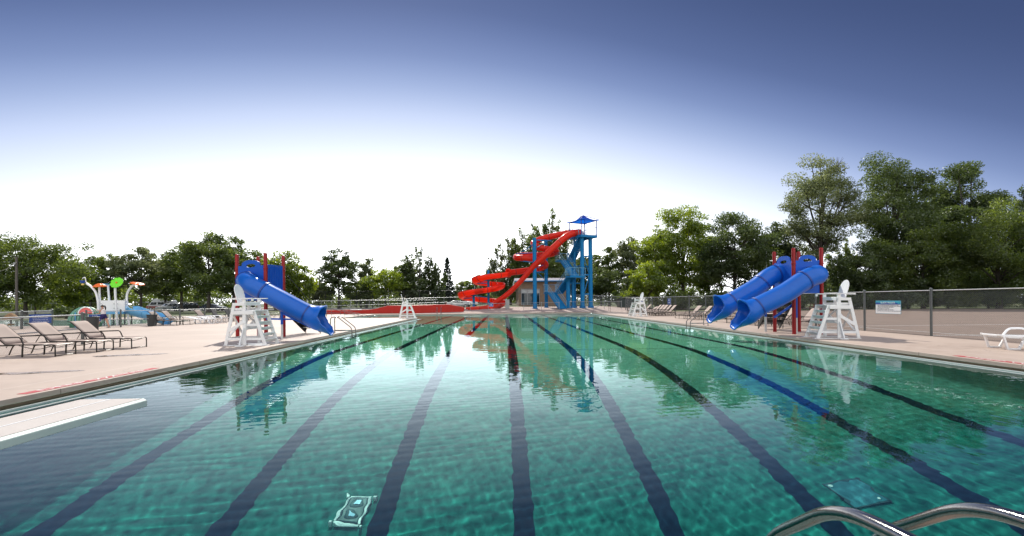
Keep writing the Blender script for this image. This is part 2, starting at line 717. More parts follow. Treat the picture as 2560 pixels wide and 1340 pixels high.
MT['leaf_dark'] = leaf_material('leaves_deep_green', (.030, .050, .014), (.095, .130, .036), .45)
MT['leaf_mid'] = leaf_material('leaves_mid_green', (.045, .070, .016), (.125, .165, .036), .5)
MT['leaf_light'] = leaf_material('leaves_yellow_green', (.075, .115, .016), (.20, .255, .040), .55)
MT['leaf_grey'] = leaf_material('leaves_silver_green', (.060, .080, .034), (.17, .195, .085), .45)
MT['leaf_spruce'] = leaf_material('spruce_needles', (.010, .020, .012), (.030, .048, .028), .15)
MT['bark'] = mat('tree_bark', (.055, .045, .036), .9, .3, 6, bump=.5, bscale=20)

# ------------------------------------------------------------------ the place: pool, deck, ground
WZ = -0.15                                 # water level
XL, XR, YN, YF = -7.9, 11.5, 1.9, 57.0     # inner edges of the deck round the pool
EXL, EYN = -15.5, 43.9                     # the shallow arm of the pool on the left
LIPW = 0.42                                # gutter width


def gz(x, y):
    """height of the park ground"""
    h = 0.5 * min(1, max(0, (y - 58.0) / 4.0)) + .12 * min(1, max(0, (y - 62) / 15))
    k = min(1, max(0, (x + 13) / 9))
    k *= min(1, max(0, (24 - x) / 8))
    return -.035 + h * k


def sheet(name, xs, ys, z, material, skip=None, kind='structure', fn=None):
    b = MB()
    ids = {}
    for j, y in enumerate(ys):
        for i, x in enumerate(xs):
            ids[i, j] = len(b.v)
            b.v.append((x, y, (fn(x, y) if fn else 0) + z))
    for j in range(len(ys) - 1):
        for i in range(len(xs) - 1):
            if skip and skip((xs[i] + xs[i + 1]) / 2, (ys[j] + ys[j + 1]) / 2):
                continue
            b.f.append((ids[i, j], ids[i + 1, j], ids[i + 1, j + 1], ids[i, j + 1]))
            b.m.append(0)
    o = b.build(name, material, fix=False)
    return tag(o, kind=kind)


def in_pool(x, y):
    return (XL < x < XR and YN < y < YF) or (EXL < x < XL + .01 and EYN < y < YF)


def lin(a, b, n):
    return [a + (b - a) * i / n for i in range(n + 1)]


gx = [-900, -400, -200, -120, -80, -60, -40, -30, -24, -20, EXL] + lin(-13, XL, 5) + lin(-6, 10, 16) + [XR] + lin(13, 25, 12) + [30, 40, 60, 90, 140, 250, 500, 900]
gy = [-60, -20, YN, 10, 20, 30, EYN, 50, YF] + lin(58, 64, 12) + [68, 72, 77, 85, 95, 105, 120, 140, 170, 220, 320, 600, 1200]
sheet('ground', gx, gy, 0, MT['grass'], skip=in_pool, fn=gz)


# concrete deck: slabs 10 cm thick whose edges overhang the gutter
def slab(b, x0, x1, y0, y1, z0=-.1, z1=0):
    b.box(((x0 + x1) / 2, (y0 + y1) / 2, (z0 + z1) / 2), (x1 - x0, y1 - y0, z1 - z0))


b = MB()
slab(b, -44, XL, -8, EYN)                  # left
slab(b, XL, XR, -8, YN)                    # near end
slab(b, XR, 16.62, -8, YF)                 # right
slab(b, EXL, 16.62, YF, 58.3)              # far end
slab(b, -44, EXL, EYN, 58.3)               # left of the arm
tag(b.build('pool_deck', MT['deck'], bevel=.012), kind='structure')

# gutter: set-back wall under the deck edge and a white lip at the water line
E_SEGS = [((XL, YN), (XL, EYN), (1, 0)), ((XL, EYN), (EXL, EYN), (0, 1)), ((EXL, EYN), (EXL, YF), (1, 0)), ((EXL, YF), (XR, YF), (0, -1)),
          ((XR, YF), (XR, YN), (-1, 0)), ((XR, YN), (XL, YN), (0, 1))]
gut, lip = MB(), MB()
for (ax, ay), (bx, by), (nx, ny) in E_SEGS:
    def bar(mb, off, w, z0, z1, ext):
        dx, dy = bx - ax, by - ay
        L_ = math.hypot(dx, dy)
        dx, dy = dx / L_, dy / L_
        cx_, cy_ = (ax + bx) / 2 + nx * off, (ay + by) / 2 + ny * off
        L2 = L_ + 2 * ext
        mb.box((cx_, cy_, (z0 + z1) / 2), (abs(dx) * L2 + abs(nx) * w, abs(dy) * L2 + abs(ny) * w, z1 - z0))
    cc = -1 if (bx, by) != (XL, EYN) and (ax, ay) != (XL, EYN) else 0
    bar(gut, -.11, .10, -.55, -.103, -.02)
    bar(lip, .20, .025, -.5, -.128, -.22 if cc else -.1)
    bar(lip, .44, .035, -.5, -.138, -.46 if cc else -.2)
tag(gut.build('gutter_wall', MT['gutter'], smooth=False), kind='structure')
tag(lip.build('gutter_lip', MT['lip'], smooth=False), kind='structure')

# pool shell: a flat shallow end, a slope break marked by a dark tile line, a diving well towards the camera
PROF = [(1.8, 3.95), (5.0, 3.95), (6.6, 3.8), (9.0, 3.4), (11.85, 2.5), (14.4, 1.62), (16.2, 1.10), (17.2, 1.03), (30, .98), (57.1, .92)]


def fdepth(y):
    for (y0, d0), (y1, d1) in zip(PROF, PROF[1:]):
        if y <= y1:
            return d0 + (d1 - d0) * max(0, (y - y0)) / (y1 - y0)
    return PROF[-1][1]


XI0, XI1 = XL + .46, XR - .46
BREAK = 16.4


def shell(name, ya, yb, material):
    ys = [y for y in [ya] + [p_[0] for p_ in PROF if ya < p_[0] < yb] + [yb]]
    ys = sorted(set(ys))
    bb = MB()
    c_ = .35                                       # coved corner between floor and wall
    rows = []
    for y in ys:
        d = WZ - fdepth(y)
        row = [(XI0, y, WZ - .02)]
        for k in range(5):
            a = math.pi / 2 * k / 4
            row.append((XI0 + c_ - c_ * math.cos(a), y, d + c_ - c_ * math.sin(a)))
        for k in range(1, 12):
            row.append((XI0 + c_ + (XI1 - XI0 - 2 * c_) * k / 12, y, d))
        for k in range(5):
            a = math.pi / 2 * (4 - k) / 4
            row.append((XI1 - c_ + c_ * math.cos(a), y, d + c_ - c_ * math.sin(a)))
        row.append((XI1, y, WZ - .02))
        if y > EYN + .4 and name == 'pool_floor_shallow':
            row = [(EXL + .46, y, WZ - .02), (EXL + .47, y, d + .3)] + [(XI0, y, d + .01)] + row[6:]
            row = row + [row[-1]] * (18 + 4 - len(row)) if False else row
        rows.append(row)
    L0 = len(rows[0])
    r1 = [r_ for r_ in rows if len(r_) == L0]
    r2 = [r_ for r_ in rows if len(r_) != L0]
    bb.grid(r1)
    if r2:
        bb.grid(r2)
    if ya < 5:                                     # end walls
        bb.add([(XI0, YN + .46, WZ - .02), (XI1, YN + .46, WZ - .02), (XI1, YN + .46, -4.3), (XI0, YN + .46, -4.3)], [(0, 1, 2, 3)])
    else:
        yy = YF - .46
        bb.add([(EXL, yy, WZ - .02), (XI1, yy, WZ - .02), (XI1, yy, -1.3), (EXL, yy, -1.3)], [(3, 2, 1, 0)])
        bb.add([(EXL, EYN + .45, WZ - .02), (XI0, EYN + .45, WZ - .02), (XI0, EYN + .45, -1.3), (EXL, EYN + .45, -1.3)], [(0, 1, 2, 3)])
    o = bb.build(name, material, ang=60)
    tag(o, kind='structure')
    o.cycles.is_caustics_receiver = True
    return o


PROF.append((EYN + .4, .95))
PROF.append((EYN + .45, .95))
PROF.sort()
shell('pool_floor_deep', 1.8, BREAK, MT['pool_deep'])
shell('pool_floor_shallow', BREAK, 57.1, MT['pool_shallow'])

# dark lane lines and the cross line at the slope break, tiles 5 mm proud of the plaster
LANE = 2.13
LX = [0.27 + LANE * k for k in range(-4, 6)]
bl = MB()
ysl = sorted(set([3.2] + [p_[0] for p_ in PROF if 3.2 < p_[0] < 55] + [55.2]))
for i_, x in enumerate(LX):
    if x < XI0 + .3 or x > XI1 - .3:
        continue
    y1_ = 55.2
    bl.grid([[(x + .0097 * y - .15, y, WZ - fdepth(y) + .006), (x + .0097 * y + .15, y, WZ - fdepth(y) + .006)] for y in ysl])
o = bl.build('lane_lines', MT['pool_line'], fix=False)
tag(o, kind='structure')
o.cycles.is_caustics_receiver = True
br = MB()
c_ = .35
pts = []
d = WZ - fdepth(BREAK)
pts.append((XI0 + .006, d + .9))
for k in range(5):
    a = math.pi / 2 * k / 4
    pts.append((XI0 + c_ - (c_ - .006) * math.cos(a), d + c_ - (c_ - .006) * math.sin(a)))
for k in range(5):
    a = math.pi / 2 * (4 - k) / 4
    pts.append((XI1 - c_ + (c_ - .006) * math.cos(a), d + c_ - (c_ - .006) * math.sin(a)))
pts.append((XI1 - .006, d + .9))
br.grid([[(x, BREAK - .03, z + .012), (x, BREAK + .03, z + .008)] for x, z in pts])
tag(br.build('depth_break_line', MT['pool_line'], fix=False), kind='structure').cycles.is_caustics_receiver = True


# water surface: rippled grid, finer near the camera
def water_surface():
    rs = np.random.RandomState(3)
    waves = []
    for k in range(34):
        lam = .11 * 1.125 ** k
        waves.append((lam, rs.uniform(0, 2 * math.pi), rs.uniform(0, 6.28), rs.uniform(.5, 1.5), rs.uniform(-1, 1), rs.uniform(-1, 1)))

    def height(X, Y):
        Z = np.zeros_like(X)
        calm = .42 + .58 * np.clip((24 - Y) / 17, 0, 1)
        for lam, a, ph, q, u, v in waves:
            slope = .0070 if lam < .21 else (.0034 if lam < .5 else (.0020 if lam < 1.4 else .0011))
            amp = slope * lam / 6.28 * q
            env = .6 + .4 * np.sin(.31 * X * u + .23 * Y * v + ph * 3)
            Z += amp * env * calm * np.sin(2 * math.pi / lam * (X * math.cos(a) + Y * math.sin(a)) + ph + .9 * np.sin(.8 * X * v + .9 * Y * u + ph))
        return Z
    ys = [YN - .05]
    while ys[-1] < YF:
        ys.append(ys[-1] + .035 + max(0, ys[-1] - 8) * .003)
    ys = np.array(ys)

    def block(x0, x1, yy, dx):
        xs = np.linspace(x0, x1, int((x1 - x0) / dx) + 1)
        X, Y = np.meshgrid(xs, yy)
        Z = WZ + height(X, Y)
        v = np.stack([X, Y, Z], -1).reshape(-1, 3)
        n, k = len(yy), len(xs)
        idx = np.arange(n * k).reshape(n, k)
        f = np.stack([idx[:-1, :-1], idx[:-1, 1:], idx[1:, 1:], idx[1:, :-1]], -1).reshape(-1, 4)
        return v, f
    v1, f1 = block(XL - .05, XR + .05, ys, .036)
    v2, f2 = block(EXL - .05, XL - .05, np.linspace(EYN - .05, YF + .05, 90), .12)
    v = np.concatenate([v1, v2])
    f = np.concatenate([f1, f2 + len(v1)])
    me = bpy.data.meshes.new('water')
    me.vertices.add(len(v))
    me.vertices.foreach_set('co', v.astype(np.float32).ravel())
    me.loops.add(len(f) * 4)
    me.loops.foreach_set('vertex_index', f.astype(np.int32).ravel())
    me.polygons.add(len(f))
    me.polygons.foreach_set('loop_start', np.arange(0, len(f) * 4, 4, dtype=np.int32))
    me.polygons.foreach_set('loop_total', np.full(len(f), 4, dtype=np.int32))
    me.polygons.foreach_set('use_smooth', np.ones(len(f), dtype=bool))
    me.update(calc_edges=True)
    me.materials.append(MT['water'])
    o = bpy.data.objects.new('water', me)
    COL.objects.link(o)
    o.cycles.is_caustics_caster = True
    return tag(o, kind='structure')


water_surface()
sun_d.cycles.is_caustics_light = True

# far surfaces
sheet('gravel_bed', lin(-6, 22, 28), lin(58.32, 73, 30), .012, MT['gravel'], fn=gz)
sheet('gravel_strip', lin(EXL - 9, -6, 10), lin(58.32, 60.6, 4), .012, MT['gravel'], fn=gz)
sheet('parking_lot', [-120, -80, -40, -12], [97, 110, 126], .02, MT['asphalt'], fn=gz)
sheet('tennis_court', [16.75, 30, 62], lin(2, 58, 8), .02, MT['court'], fn=gz)
sheet('dirt_path', [16.75, 30, 60], [66, 72, 76], .02, MT['court'], fn=gz)
b = MB()
for y0, y1 in ((10.2, 10.26), (13.4, 13.46), (17.6, 17.66), (24, 24.06)):
    slab(b, 17.2, 40, y0, y1, -.012, -.009)
for x0 in (18.6, 29, 39.9):
    slab(b, x0, x0 + .06, 10.265, 24, -.0115, -.0085)
tag(b.build('court_lines', MT['sign_white'], smooth=False), kind='structure')
wade = MB()
wade.add([(-52, 33.5, .006), (-27.8, 33.5, .006), (-27.2, 41, .006), (-34, 46, .006), (-52, 46, .006)], [(0, 1, 2, 3, 4)])
MT['wading'] = mat('wading_pool_water', (.26, .42, .38), .08, .15, 1.5, bump=.1, bscale=6)
tag(wade.build('wading_pool_water', MT['wading'], smooth=False), kind='structure')


def puddle(pts, label):
    bb = MB()
    bb.add([(*p_[:2], .005) for p_ in pts], [tuple(range(len(pts)))])
    o = bb.build('puddle', MT['puddle'], smooth=False)
    return tag(o, label, 'puddle', 'puddles on the deck')


m_, N_, L_, b_ = new_mat('wet_concrete')
tc_ = N_.new('ShaderNodeTexCoord')
n_ = noise(N_, L_, tc_.outputs['Object'], 2.2, 6, .6)
L_.new(mixc(N_, L_, n_, (.20, .16, .14), (.38, .30, .26)), b_.inputs['Base Color'])
L_.new(remap(N_, L_, n_, .42, .6, .06, .5), b_.inputs['Roughness'])
MT['puddle'] = m_


def blob(px, py, rx, ry, n=22, seed=0, rot=0):
    c = P(px, py)
    rr = random.Random(seed)
    ph = [rr.uniform(0, 6.28) for _ in range(3)]
    out = []
    for i in range(n):
        a = 2 * math.pi * i / n
        q = 1 + .18 * math.sin(2 * a + ph[0]) + .14 * math.sin(3 * a + ph[1]) + .1 * math.sin(5 * a + ph[2])
        x, y = rx * q * math.cos(a), ry * q * math.sin(a)
        out.append((c.x + x * math.cos(rot) - y * math.sin(rot), c.y + x * math.sin(rot) + y * math.cos(rot)))
    return out


puddle(blob(78, 932, .75, .22, seed=4, rot=.25), 'drying puddle with dark wet rim on the deck nearest the diving board')
puddle(blob(318, 888, .85, .24, seed=9, rot=.35), 'drying puddle beyond the foot of the three near tan loungers')


# red warning strips with white letters painted along the deck edge
def deck_text(p0, p1, flip, label):
    d = (p1 - p0)
    ang = math.atan2(d.y, d.x)
    L = d.length
    c = (p0 + p1) / 2
    t = thing('painted_warning', c, ang, label, 'deck marking', 'red warning strips on the deck edge')
    MB().box((0, 0, .004), (L, .17, .004)).build('red_band', MT['deck_red'], t, smooth=False)
    text_mesh('lettering', 'DEEP WATER', .19, MT['deck_white'], Matrix.Translation((0, 0, .0075)) @ Matrix.Rotation(math.pi if flip else 0, 4, 'Z'), t, sx=L / 2.0 * 1.45, extrude=.0006)
    return t


MT['deck_red'] = mat('faded_red_paint', (.42, .03, .04), .6, .25, 9, dirt=.7, dcol=(.55, .40, .34))
MT['deck_white'] = mat('worn_white_paint', (.70, .66, .63), .6, .1, 9, dirt=.4, dcol=(.52, .38, .32))
deck_text(V(XL - .17, 7.9, 0), V(XL - .17, 10.9, 0), False, 'faded red and white DEEP WATER strip on the left deck edge')
deck_text(V(XR + .17, 11.35, 0), V(XR + .17, 8.55, 0), False, 'bright red and white DEEP WATER strip on the right deck edge')

# ------------------------------------------------------------------ lifeguard chairs
def guard_chair(name, loc, rz, label):
    """local +x faces the pool, y is the width"""
    t = thing(name, loc, rz, label, 'lifeguard chair', 'white lifeguard chairs at the pool edge')
    m = MT['white_paint']
    W_ = .44
    for s_ in (-1, 1):
        y = s_ * W_
        MB().beam((0, y, .03), (0, y, 1.655), .04, .12, up=(1, 0, 0)).build('post', m, t, bevel=.005)
        MB().beam((-.68, y, .03), (-.36, y, 1.50), .04, .11, up=(1, 0, 0)).build('rear_leg', m, t, bevel=.005)
        MB().beam((.72, y * .86, .02), (.30, y * .86, 1.235), .04, .12, up=(1, 0, 0)).build('ladder_rail', m, t, bevel=.005)
        MB().box((-.12, s_ * (W_ + .0), 1.675), (.86, .125, .03)).build('armrest', m, t, bevel=.006)
        MB().beam((.0, y + s_ * .024, .62), (.02, y + s_ * .30, .02), .10, .035, up=(1, 0, 0)).build('outrigger', m, t, bevel=.005)
    for k, z in enumerate((.21, .42, .63, .84, 1.05)):
        x = .72 - .42 * (z / 1.215)
        b = MB().box((x, 0, z), (.14, W_ * 1.68, .028))
        b.box((x - .045, 0, z - .055), (.02, W_ * 1.66, .08))
        b.build('step', m, t, bevel=.004)
    b = MB()
    for k in range(6):
        b.box((-.36 + .128 * k + .02, 0, 1.245), (.118, 2 * W_ - .05, .028))
    b.build('platform', m, t, bevel=.004)
    b = MB()
    for s_ in (-1, 1):
        y = s_ * (W_ + .024)
        yi = s_ * (W_ - .022)
        b.box((-.06, y - s_ * .001, 1.17), (.80, .026, .13))                                  # platform side rail
        b.beam((.0, y, .86), (-.56, y, .52), .026, .11, up=(0, 0, 1))
        b.beam((.0, yi, .74), (.52, yi * .90, .74), .026, .085)
        b.beam((-.62, y, .24), (.0, y, .24), .026, .085)
        b.beam((.02, yi, .24), (.66, yi * .90, .24), .026, .085)
        b.box((-.19, y, 1.47), (.44, .026, .10))
        b.beam((-.36, yi, 1.30), (-.02, yi, 1.30), .022, .07)
        b.box((.05, s_ * (W_ * .86), .014), (1.64, .15, .024))                                # ground skid
        b.box((.02, s_ * (W_ + .30), .014), (.26, .16, .022))
    b.box((-.665, 0, .24), (.026, 2 * W_ - .06, .10))
    b.box((-.44, 0, 1.12), (.026, 2 * W_ - .06, .14))
    b.box((.07, 0, 1.16), (.024, 2 * W_ - .06, .14))
    b.box((.066, 0, .62), (.022, 2 * W_ - .06, .10))
    for x, z0, z1 in ((.055, .62, 1.10), (-.60, .3, 1.06)):
        dx = .16 if x < 0 else 0
        b.beam((x, -W_ + .04, z0), (x + dx, W_ - .04, z1), .022, .075, up=(1, 0, 0))
        b.beam((x + .024, W_ - .04, z0), (x + dx + .024, -W_ + .04, z1), .022, .075, up=(1, 0, 0))
    b.beam((.04, -.3, .05), (.62, -.34, .05), .024, .06)
    b.build('bracing', m, t, bevel=.004)
    b = MB()
    for k in range(4):
        b.box((-.40 + .125 * k + .04, 0, 1.535 - .012 * (3 - k)), (.115, 2 * W_ - .07, .026))
    b.box((.07, 0, 1.48), (.024, 2 * W_ - .06, .11))
    b.build('seat', m, t, bevel=.004)
    # rounded plank back, leaning away from the pool
    b = MB()
    for k in range(4):
        y0, y1 = -.25 + .127 * k, -.25 + .127 * k + .119
        prof = [(y0, 0)]
        for q in range(5):
            yy = y0 + (y1 - y0) * q / 4
            prof.append((yy, .42 + .30 * math.sqrt(max(0, 1 - (yy / .256) ** 2))))
        prof.append((y1, 0))
        b.prism(prof, lambda a, z, d: Vector((-.345 - z * .27 + d, a, 1.47 + z)), -.013, .013)
    b.build('backrest', m, t, bevel=.004)
    b = MB().beam((-.515, -W_ - .06, 1.645), (-.515, W_ + .06, 1.645), .10, .028)
    b.build('arm_crossbar', m, t, bevel=.004)
    b = MB().lathe([(.03, 0), (.042, .01), (.045, .085), (.04, .085), (.036, .02)], 12, (.30, -W_, 1.575))
    b.build('cup_holder', m, t)
    return t


gc = guard_chair('lifeguard_chair', (12.60, 16.95, 0), math.pi + R(-6), 'white wooden lifeguard chair between the twin blue slides and the slide rules sign')
dup(gc, (-8.98, 16.75, 0), R(-4), 'white wooden lifeguard chair in front of the single blue slide')
dup(gc, (-8.45, 41.9, 0), R(8), 'small distant white lifeguard chair on the corner before the red flume', sc=(1, 1, 1))
dup(gc, (12.70, 41.6, 0), math.pi + R(14), 'small distant white lifeguard chair by the tan loungers along the right fence')


# ------------------------------------------------------------------ loungers
def sling_lounger(label, group, back=43, dark=False):
    """local +x is the foot end"""
    t = thing('sling_lounger', (0, 0, 0), 0, label, 'sun lounger', group)
    fr, sl = MT['bronze'], (MT['sling_grey'] if dark else MT['sling'])
    w = .32
    ca, sa = math.cos(R(back)), math.sin(R(back))
    bx, bz = -.22, .36                                # hinge
    L = .84
    tip = (bx - L * ca, bz + L * sa)

    def pan(pts, nm):
        rows = []
        for k, (x, z, q) in enumerate(pts):
            rows.append([(x, -w + .01 + (2 * w - .02) * j / 6, z - q * math.sin(math.pi * j / 6)) for j in range(7)])
        MB().grid(rows).build(nm, sl, t, solid=.008, ang=60)
    pan([(bx + .02, bz + .012, .0), (.1, .36, .02), (.45, .355, .022), (.8, .355, .02), (1.08, .352, .012), (1.13, .335, 0)], 'seat_sling')
    bp = [(bx - L * q * ca, bz + .012 + L * q * sa, .018 * math.sin(math.pi * q)) for q in (0, .2, .4, .6, .8, .96)]
    bp += [(tip[0] - .05, tip[1] + .018, 0), (tip[0] - .085, tip[1] + .012, 0)]
    pan(bp, 'back_sling')
    b = MB()
    for s_ in (-1, 1):
        y = s_ * w
        b.tube(rounded([(bx, y, bz), (1.08, y, .345)], .05), .017, 6)
        b.tube(rounded([(bx, y, bz), (tip[0], y, tip[1]), (tip[0] - .1, y, tip[1] + .012)], .08), .016, 6)
        b.tube(rounded([(bx + .35, y * .94, .33), (.62, y * .94, .20), (1.02, y * .94, .30)], .2), .010, 5)
    for x, z in ((1.10, .335), (.55, .33), (bx, bz - .02)):
        b.tube([(x, -w, z), (x, w, z)], .015, 6)
    b.tube([(bx - L * .5 * ca, -w, bz + L * .5 * sa - .02), (bx - L * .5 * ca, w, bz + L * .5 * sa - .02)], .012, 6)
    b.tube(rounded([(bx - L * .5 * ca, -w * .8, bz + L * .5 * sa - .02), (bx - .55, -w * .8, .22)], .02), .011, 5)
    b.tube(rounded([(bx - L * .5 * ca, w * .8, bz + L * .5 * sa - .02), (bx - .55, w * .8, .22)], .02), .011, 5)
    b.tube([(1.14, -w - .012, .03), (1.14, w + .012, .03)], .012, 6)
    b.build('frame', fr, t)
    for s_ in (-1, 1):
        y = s_ * (w + .012)
        MB().tube(rounded([(.98, y, .343), (1.14, y, .343), (1.145, y, .0)], .05), .019, 6).build('leg', fr, t)
        MB().tube(rounded([(.26, y, .35), (.24, y, 0)], .05), .022, 6).build('leg', fr, t)
        MB().tube(rounded([(-.02, y, .34), (-.62, y, .34), (-.76, y, .0)], .16), .019, 6).build('leg', fr, t)
        MB().tube(rounded([(-.62, y + s_ * .03, .56), (.22, y + s_ * .03, .58), (.30, y + s_ * .03, .38), (.34, y + s_ * .02, .35)], .08), .019, 6).build('armrest', fr, t)
    return t


# the three close loungers on the left
near = sling_lounger('tan sling lounger closest to the puddle, leftmost of the near three', 'tan loungers by the left fence', 42)
near.location, near.rotation_euler = (-14.05, 13.85, 0), (0, 0, R(2))
dup(near, (-13.85, 14.95, 0), R(3), 'tan sling lounger in the middle of the near three by the fence')
dup(near, (-13.60, 16.05, 0), R(1), 'tan sling lounger next to the fence end post, rightmost of the near three')

# the row along the splash pool fence
far_spots = [(-23.6, 32.6, 0, 47, 0), (-23.5, 33.7, 4, 47, 0), (-23.4, 37.0, -4, 47, 0), (-23.2, 38.4, 3, 62, 1), (-23.0, 39.9, -3, 62, 1),
             (-22.9, 41.5, 5, 47, 0), (-22.5, 43.2, 0, 30, 0), (-22.3, 44.9, -4, 47, 0), (-21.6, 47.6, 3, 47, 0), (-21.0, 49.2, 0, 47, 0), (-20.4, 50.8, 4, 47, 0)]
far_labels = ['tan lounger nearest the second grey bin, first of the far left row', 'tan lounger just behind the first one of the far left row',
              'tan lounger past the two white plastic loungers, before the dark-backed pair', 'lounger with dark steep back, nearer of the dark pair on the left',
              'lounger with dark steep back, farther of the dark pair on the left', 'tan lounger just past the dark-backed pair on the left',
              'tan lounger with lowered back, half hidden by the left lifeguard chair', 'tan lounger seen behind the left lifeguard chair',
              'tan lounger seen between the red posts of the single blue slide', 'tan lounger behind the single blue slide, second from the row end',
              'tan lounger behind the single blue slide, last of the row']
protos = {}
for (x, y, a, bk, dk), lb in zip(far_spots, far_labels):
    if (bk, dk) not in protos:
        o = sling_lounger(lb, 'loungers along the splash pool fence', bk, bool(dk))
        protos[bk, dk] = o
        o.location, o.rotation_euler = (x, y, 0), (0, 0, R(a))
    else:
        o = dup(protos[bk, dk], (x, y, 0), R(a), lb)
        o['group'] = 'loungers along the splash pool fence'

rsp = [50.0, 48.3, 46.6, 45.2, 44.3, 43.4, 42.5, 41.4, 36.2, 34.4, 33.3, 29.6, 27.8, 26.2, 24.6, 22.8]
rnames = ['tan lounger farthest along the right fence, just behind the distant lifeguard chair', 'tan lounger second from the far end of the right fence row',
          'tan lounger with flatter back, third from the far end of the right fence row', 'tan lounger fourth from the far end of the right fence row',
          'tan lounger fifth from the far end of the right fence row', 'tan lounger sixth from the far end of the right fence row',
          'tan lounger seventh from the far end of the right fence row', 'tan lounger at the near end of the far cluster on the right fence',
          'tan lounger standing alone behind the right pool ladder', 'tan lounger between the right pool ladder and the far blue slide mouth',
          'tan lounger just behind the far blue slide mouth', 'tan lounger under the far tube of the twin blue slides',
          'tan lounger behind the twin slides, left of the red posts', 'tan lounger seen between the red posts of the twin slides',
          'tan lounger behind the steps of the near right lifeguard chair', 'tan lounger seen through the near right lifeguard chair']
for k, (y, lb) in enumerate(zip(rsp, rnames)):
    bk = 30 if k == 2 else 47
    o = dup(protos[bk, 0], (15.35, y, 0), math.pi + R((k * 37 % 11) - 5), lb)
    o['group'] = 'loungers along the right fence'


def plastic_lounger(label, back=56):
    t = thing('plastic_lounger', (0, 0, 0), 0, label, 'sun lounger', 'white plastic loungers')
    m = MT['white_plastic']
    b = MB()
    for s_ in (-1, 1):
        pts = [(-.35, .30), (0, .31), (.4, .32), (.8, .335), (1.0, .36), (1.08, .395), (1.08, .44), (1.0, .42), (.8, .395), (.4, .375), (0, .365), (-.35, .36)]
        b.prism(pts, lambda a, z, d, s_=s_: Vector((a, s_ * .30 + d, z)), -.035, .035)
    b.box((1.05, 0, .40), (.07, .52, .05))
    for k in range(13):
        b.box((-.28 + .103 * k, 0, .352 + (.00012 * k ** 2)), (.082, .535, .018))
    b.build('seat', m, t, bevel=.006)
    ca, sa = math.cos(R(back)), math.sin(R(back))
    b = MB()
    for s_ in (-1, 1):
        b.beam((-.33, s_ * .27, .36), (-.33 - .8 * ca, s_ * .27, .36 + .8 * sa), .06, .04, up=(1, 0, 0))
    mrot = Matrix(((-ca, 0, sa), (0, 1, 0), (sa, 0, ca)))
    for k in range(8):
        q = .07 + .095 * k
        b.box((-.33 - q * ca, 0, .36 + q * sa), (.075, .48, .02), M=mrot)
    b.build('backrest', m, t, bevel=.006)
    for s_ in (-1, 1):
        y = s_ * .315
        fl = lambda pts: MB().prism(pts, lambda a, z, d, y=y: Vector((a, y + d, z)), -.03, .03)
        fl([(.95, .37), (.86, .05), (.62, .045), (.48, .34), (.42, .34), (.585, 0), (.90, 0), (1.0, .37)]).build('leg', m, t, bevel=.008)
        fl([(-.02, .32), (-.10, .05), (-.34, .045), (-.47, .32), (-.53, .32), (-.375, 0), (-.06, 0), (.05, .32)]).build('leg', m, t, bevel=.008)
        pts = rounded([(.50, y + s_ * .03, .36), (.36, y + s_ * .03, .57), (-.06, y + s_ * .03, .57), (-.24, y + s_ * .03, .34)], .16, 5)
        MB().tube(pts, .030, 8).build('armrest', m, t)
    return t


pl = plastic_lounger('white plastic slatted lounger by the right fence, its foot rail pointing at the pool')
pl.location, pl.rotation_euler = (15.28, 12.62, 0), (0, 0, math.pi - R(12))
dup(pl, (15.50, 11.55, 0), math.pi - R(10), 'white plastic lounger cut by the right edge of the picture')
dup(pl, (-15.62, 13.05, 0), R(4), 'white plastic lounger of which only the foot shows left of the near tan loungers')
pf = plastic_lounger('white plastic lounger in the far left row, beside the first tan pair', 12)
pf.location, pf.rotation_euler = (-22.3, 34.9, 0), (0, 0, R(5))
dup(pf, (-22.3, 36.0, 0), R(-4), 'white plastic lounger in the far left row, nearer the dark-backed pair')


# ------------------------------------------------------------------ pool ladders and rails
def pool_ladder(label, loc, rz):
    """local +x points over the water; deck anchors at x=0"""
    t = thing('pool_ladder', loc, rz, label, 'pool ladder', 'stainless steel pool ladders')
    for s_ in (-1, 1):
        y = s_ * .25
        MB().tube(rounded([(0, y, .0), (0, y, .78), (.34, y, .80), (1.05, y, .25), (1.08, y, -1.0)], .14, 5), .024, 10).build('handrail', MT['stainless'], t)
        MB().lathe([(.05, 0), (.05, .015), (.03, .03)], 12, (0, y, .002)).build('flange', MT['stainless'], t)
    for z in (-.35, -.62, -.9):
        MB().box((1.08, 0, z), (.09, .46, .03)).build('tread', MT['stainless'], t)
    MB().tube([(0.02, -.25, .12), (1.06, -.25, .12)], .016, 8).build('brace', MT['stainless'], t)
    MB().tube([(0.02, .25, .12), (1.06, .25, .12)], .016, 8).build('brace', MT['stainless'], t)
    return t


ld = pool_ladder('stainless pool ladder beside the mouth of the single blue slide', (-8.25, 22.7, 0), R(-3))
dup(ld, (11.95, 26.1, 0), math.pi + R(3), 'stainless pool ladder on the right edge before the far blue slide mouth')
dup(ld, (-7.6, 57.6, 0), -math.pi / 2, 'small distant pool ladder on the far edge behind the corner lifeguard chair')
t = thing('pool_ladder', (1.46, .62, -.03), R(90), 'stainless ladder handrails looping in at the lower right corner, closest to the viewer', 'pool ladder', 'stainless steel pool ladders')
for y in (.285, -.20):
    MB().tube(rounded([(0, y, 0), (0, y, .80), (.62, y, .835), (.94, y, .80), (1.46, y, .40), (1.50, y, -1.2)], .30, 9), .0245, 16).build('handrail', MT['stainless'], t)
    MB().lathe([(.05, 0), (.05, .015), (.03, .03)], 16, (0, y, .002)).build('flange', MT['stainless'], t)
for z in (-.35, -.62, -.9):
    MB().box((1.50, .042, z), (.09, .46, .03)).build('tread', MT['stainless'], t)

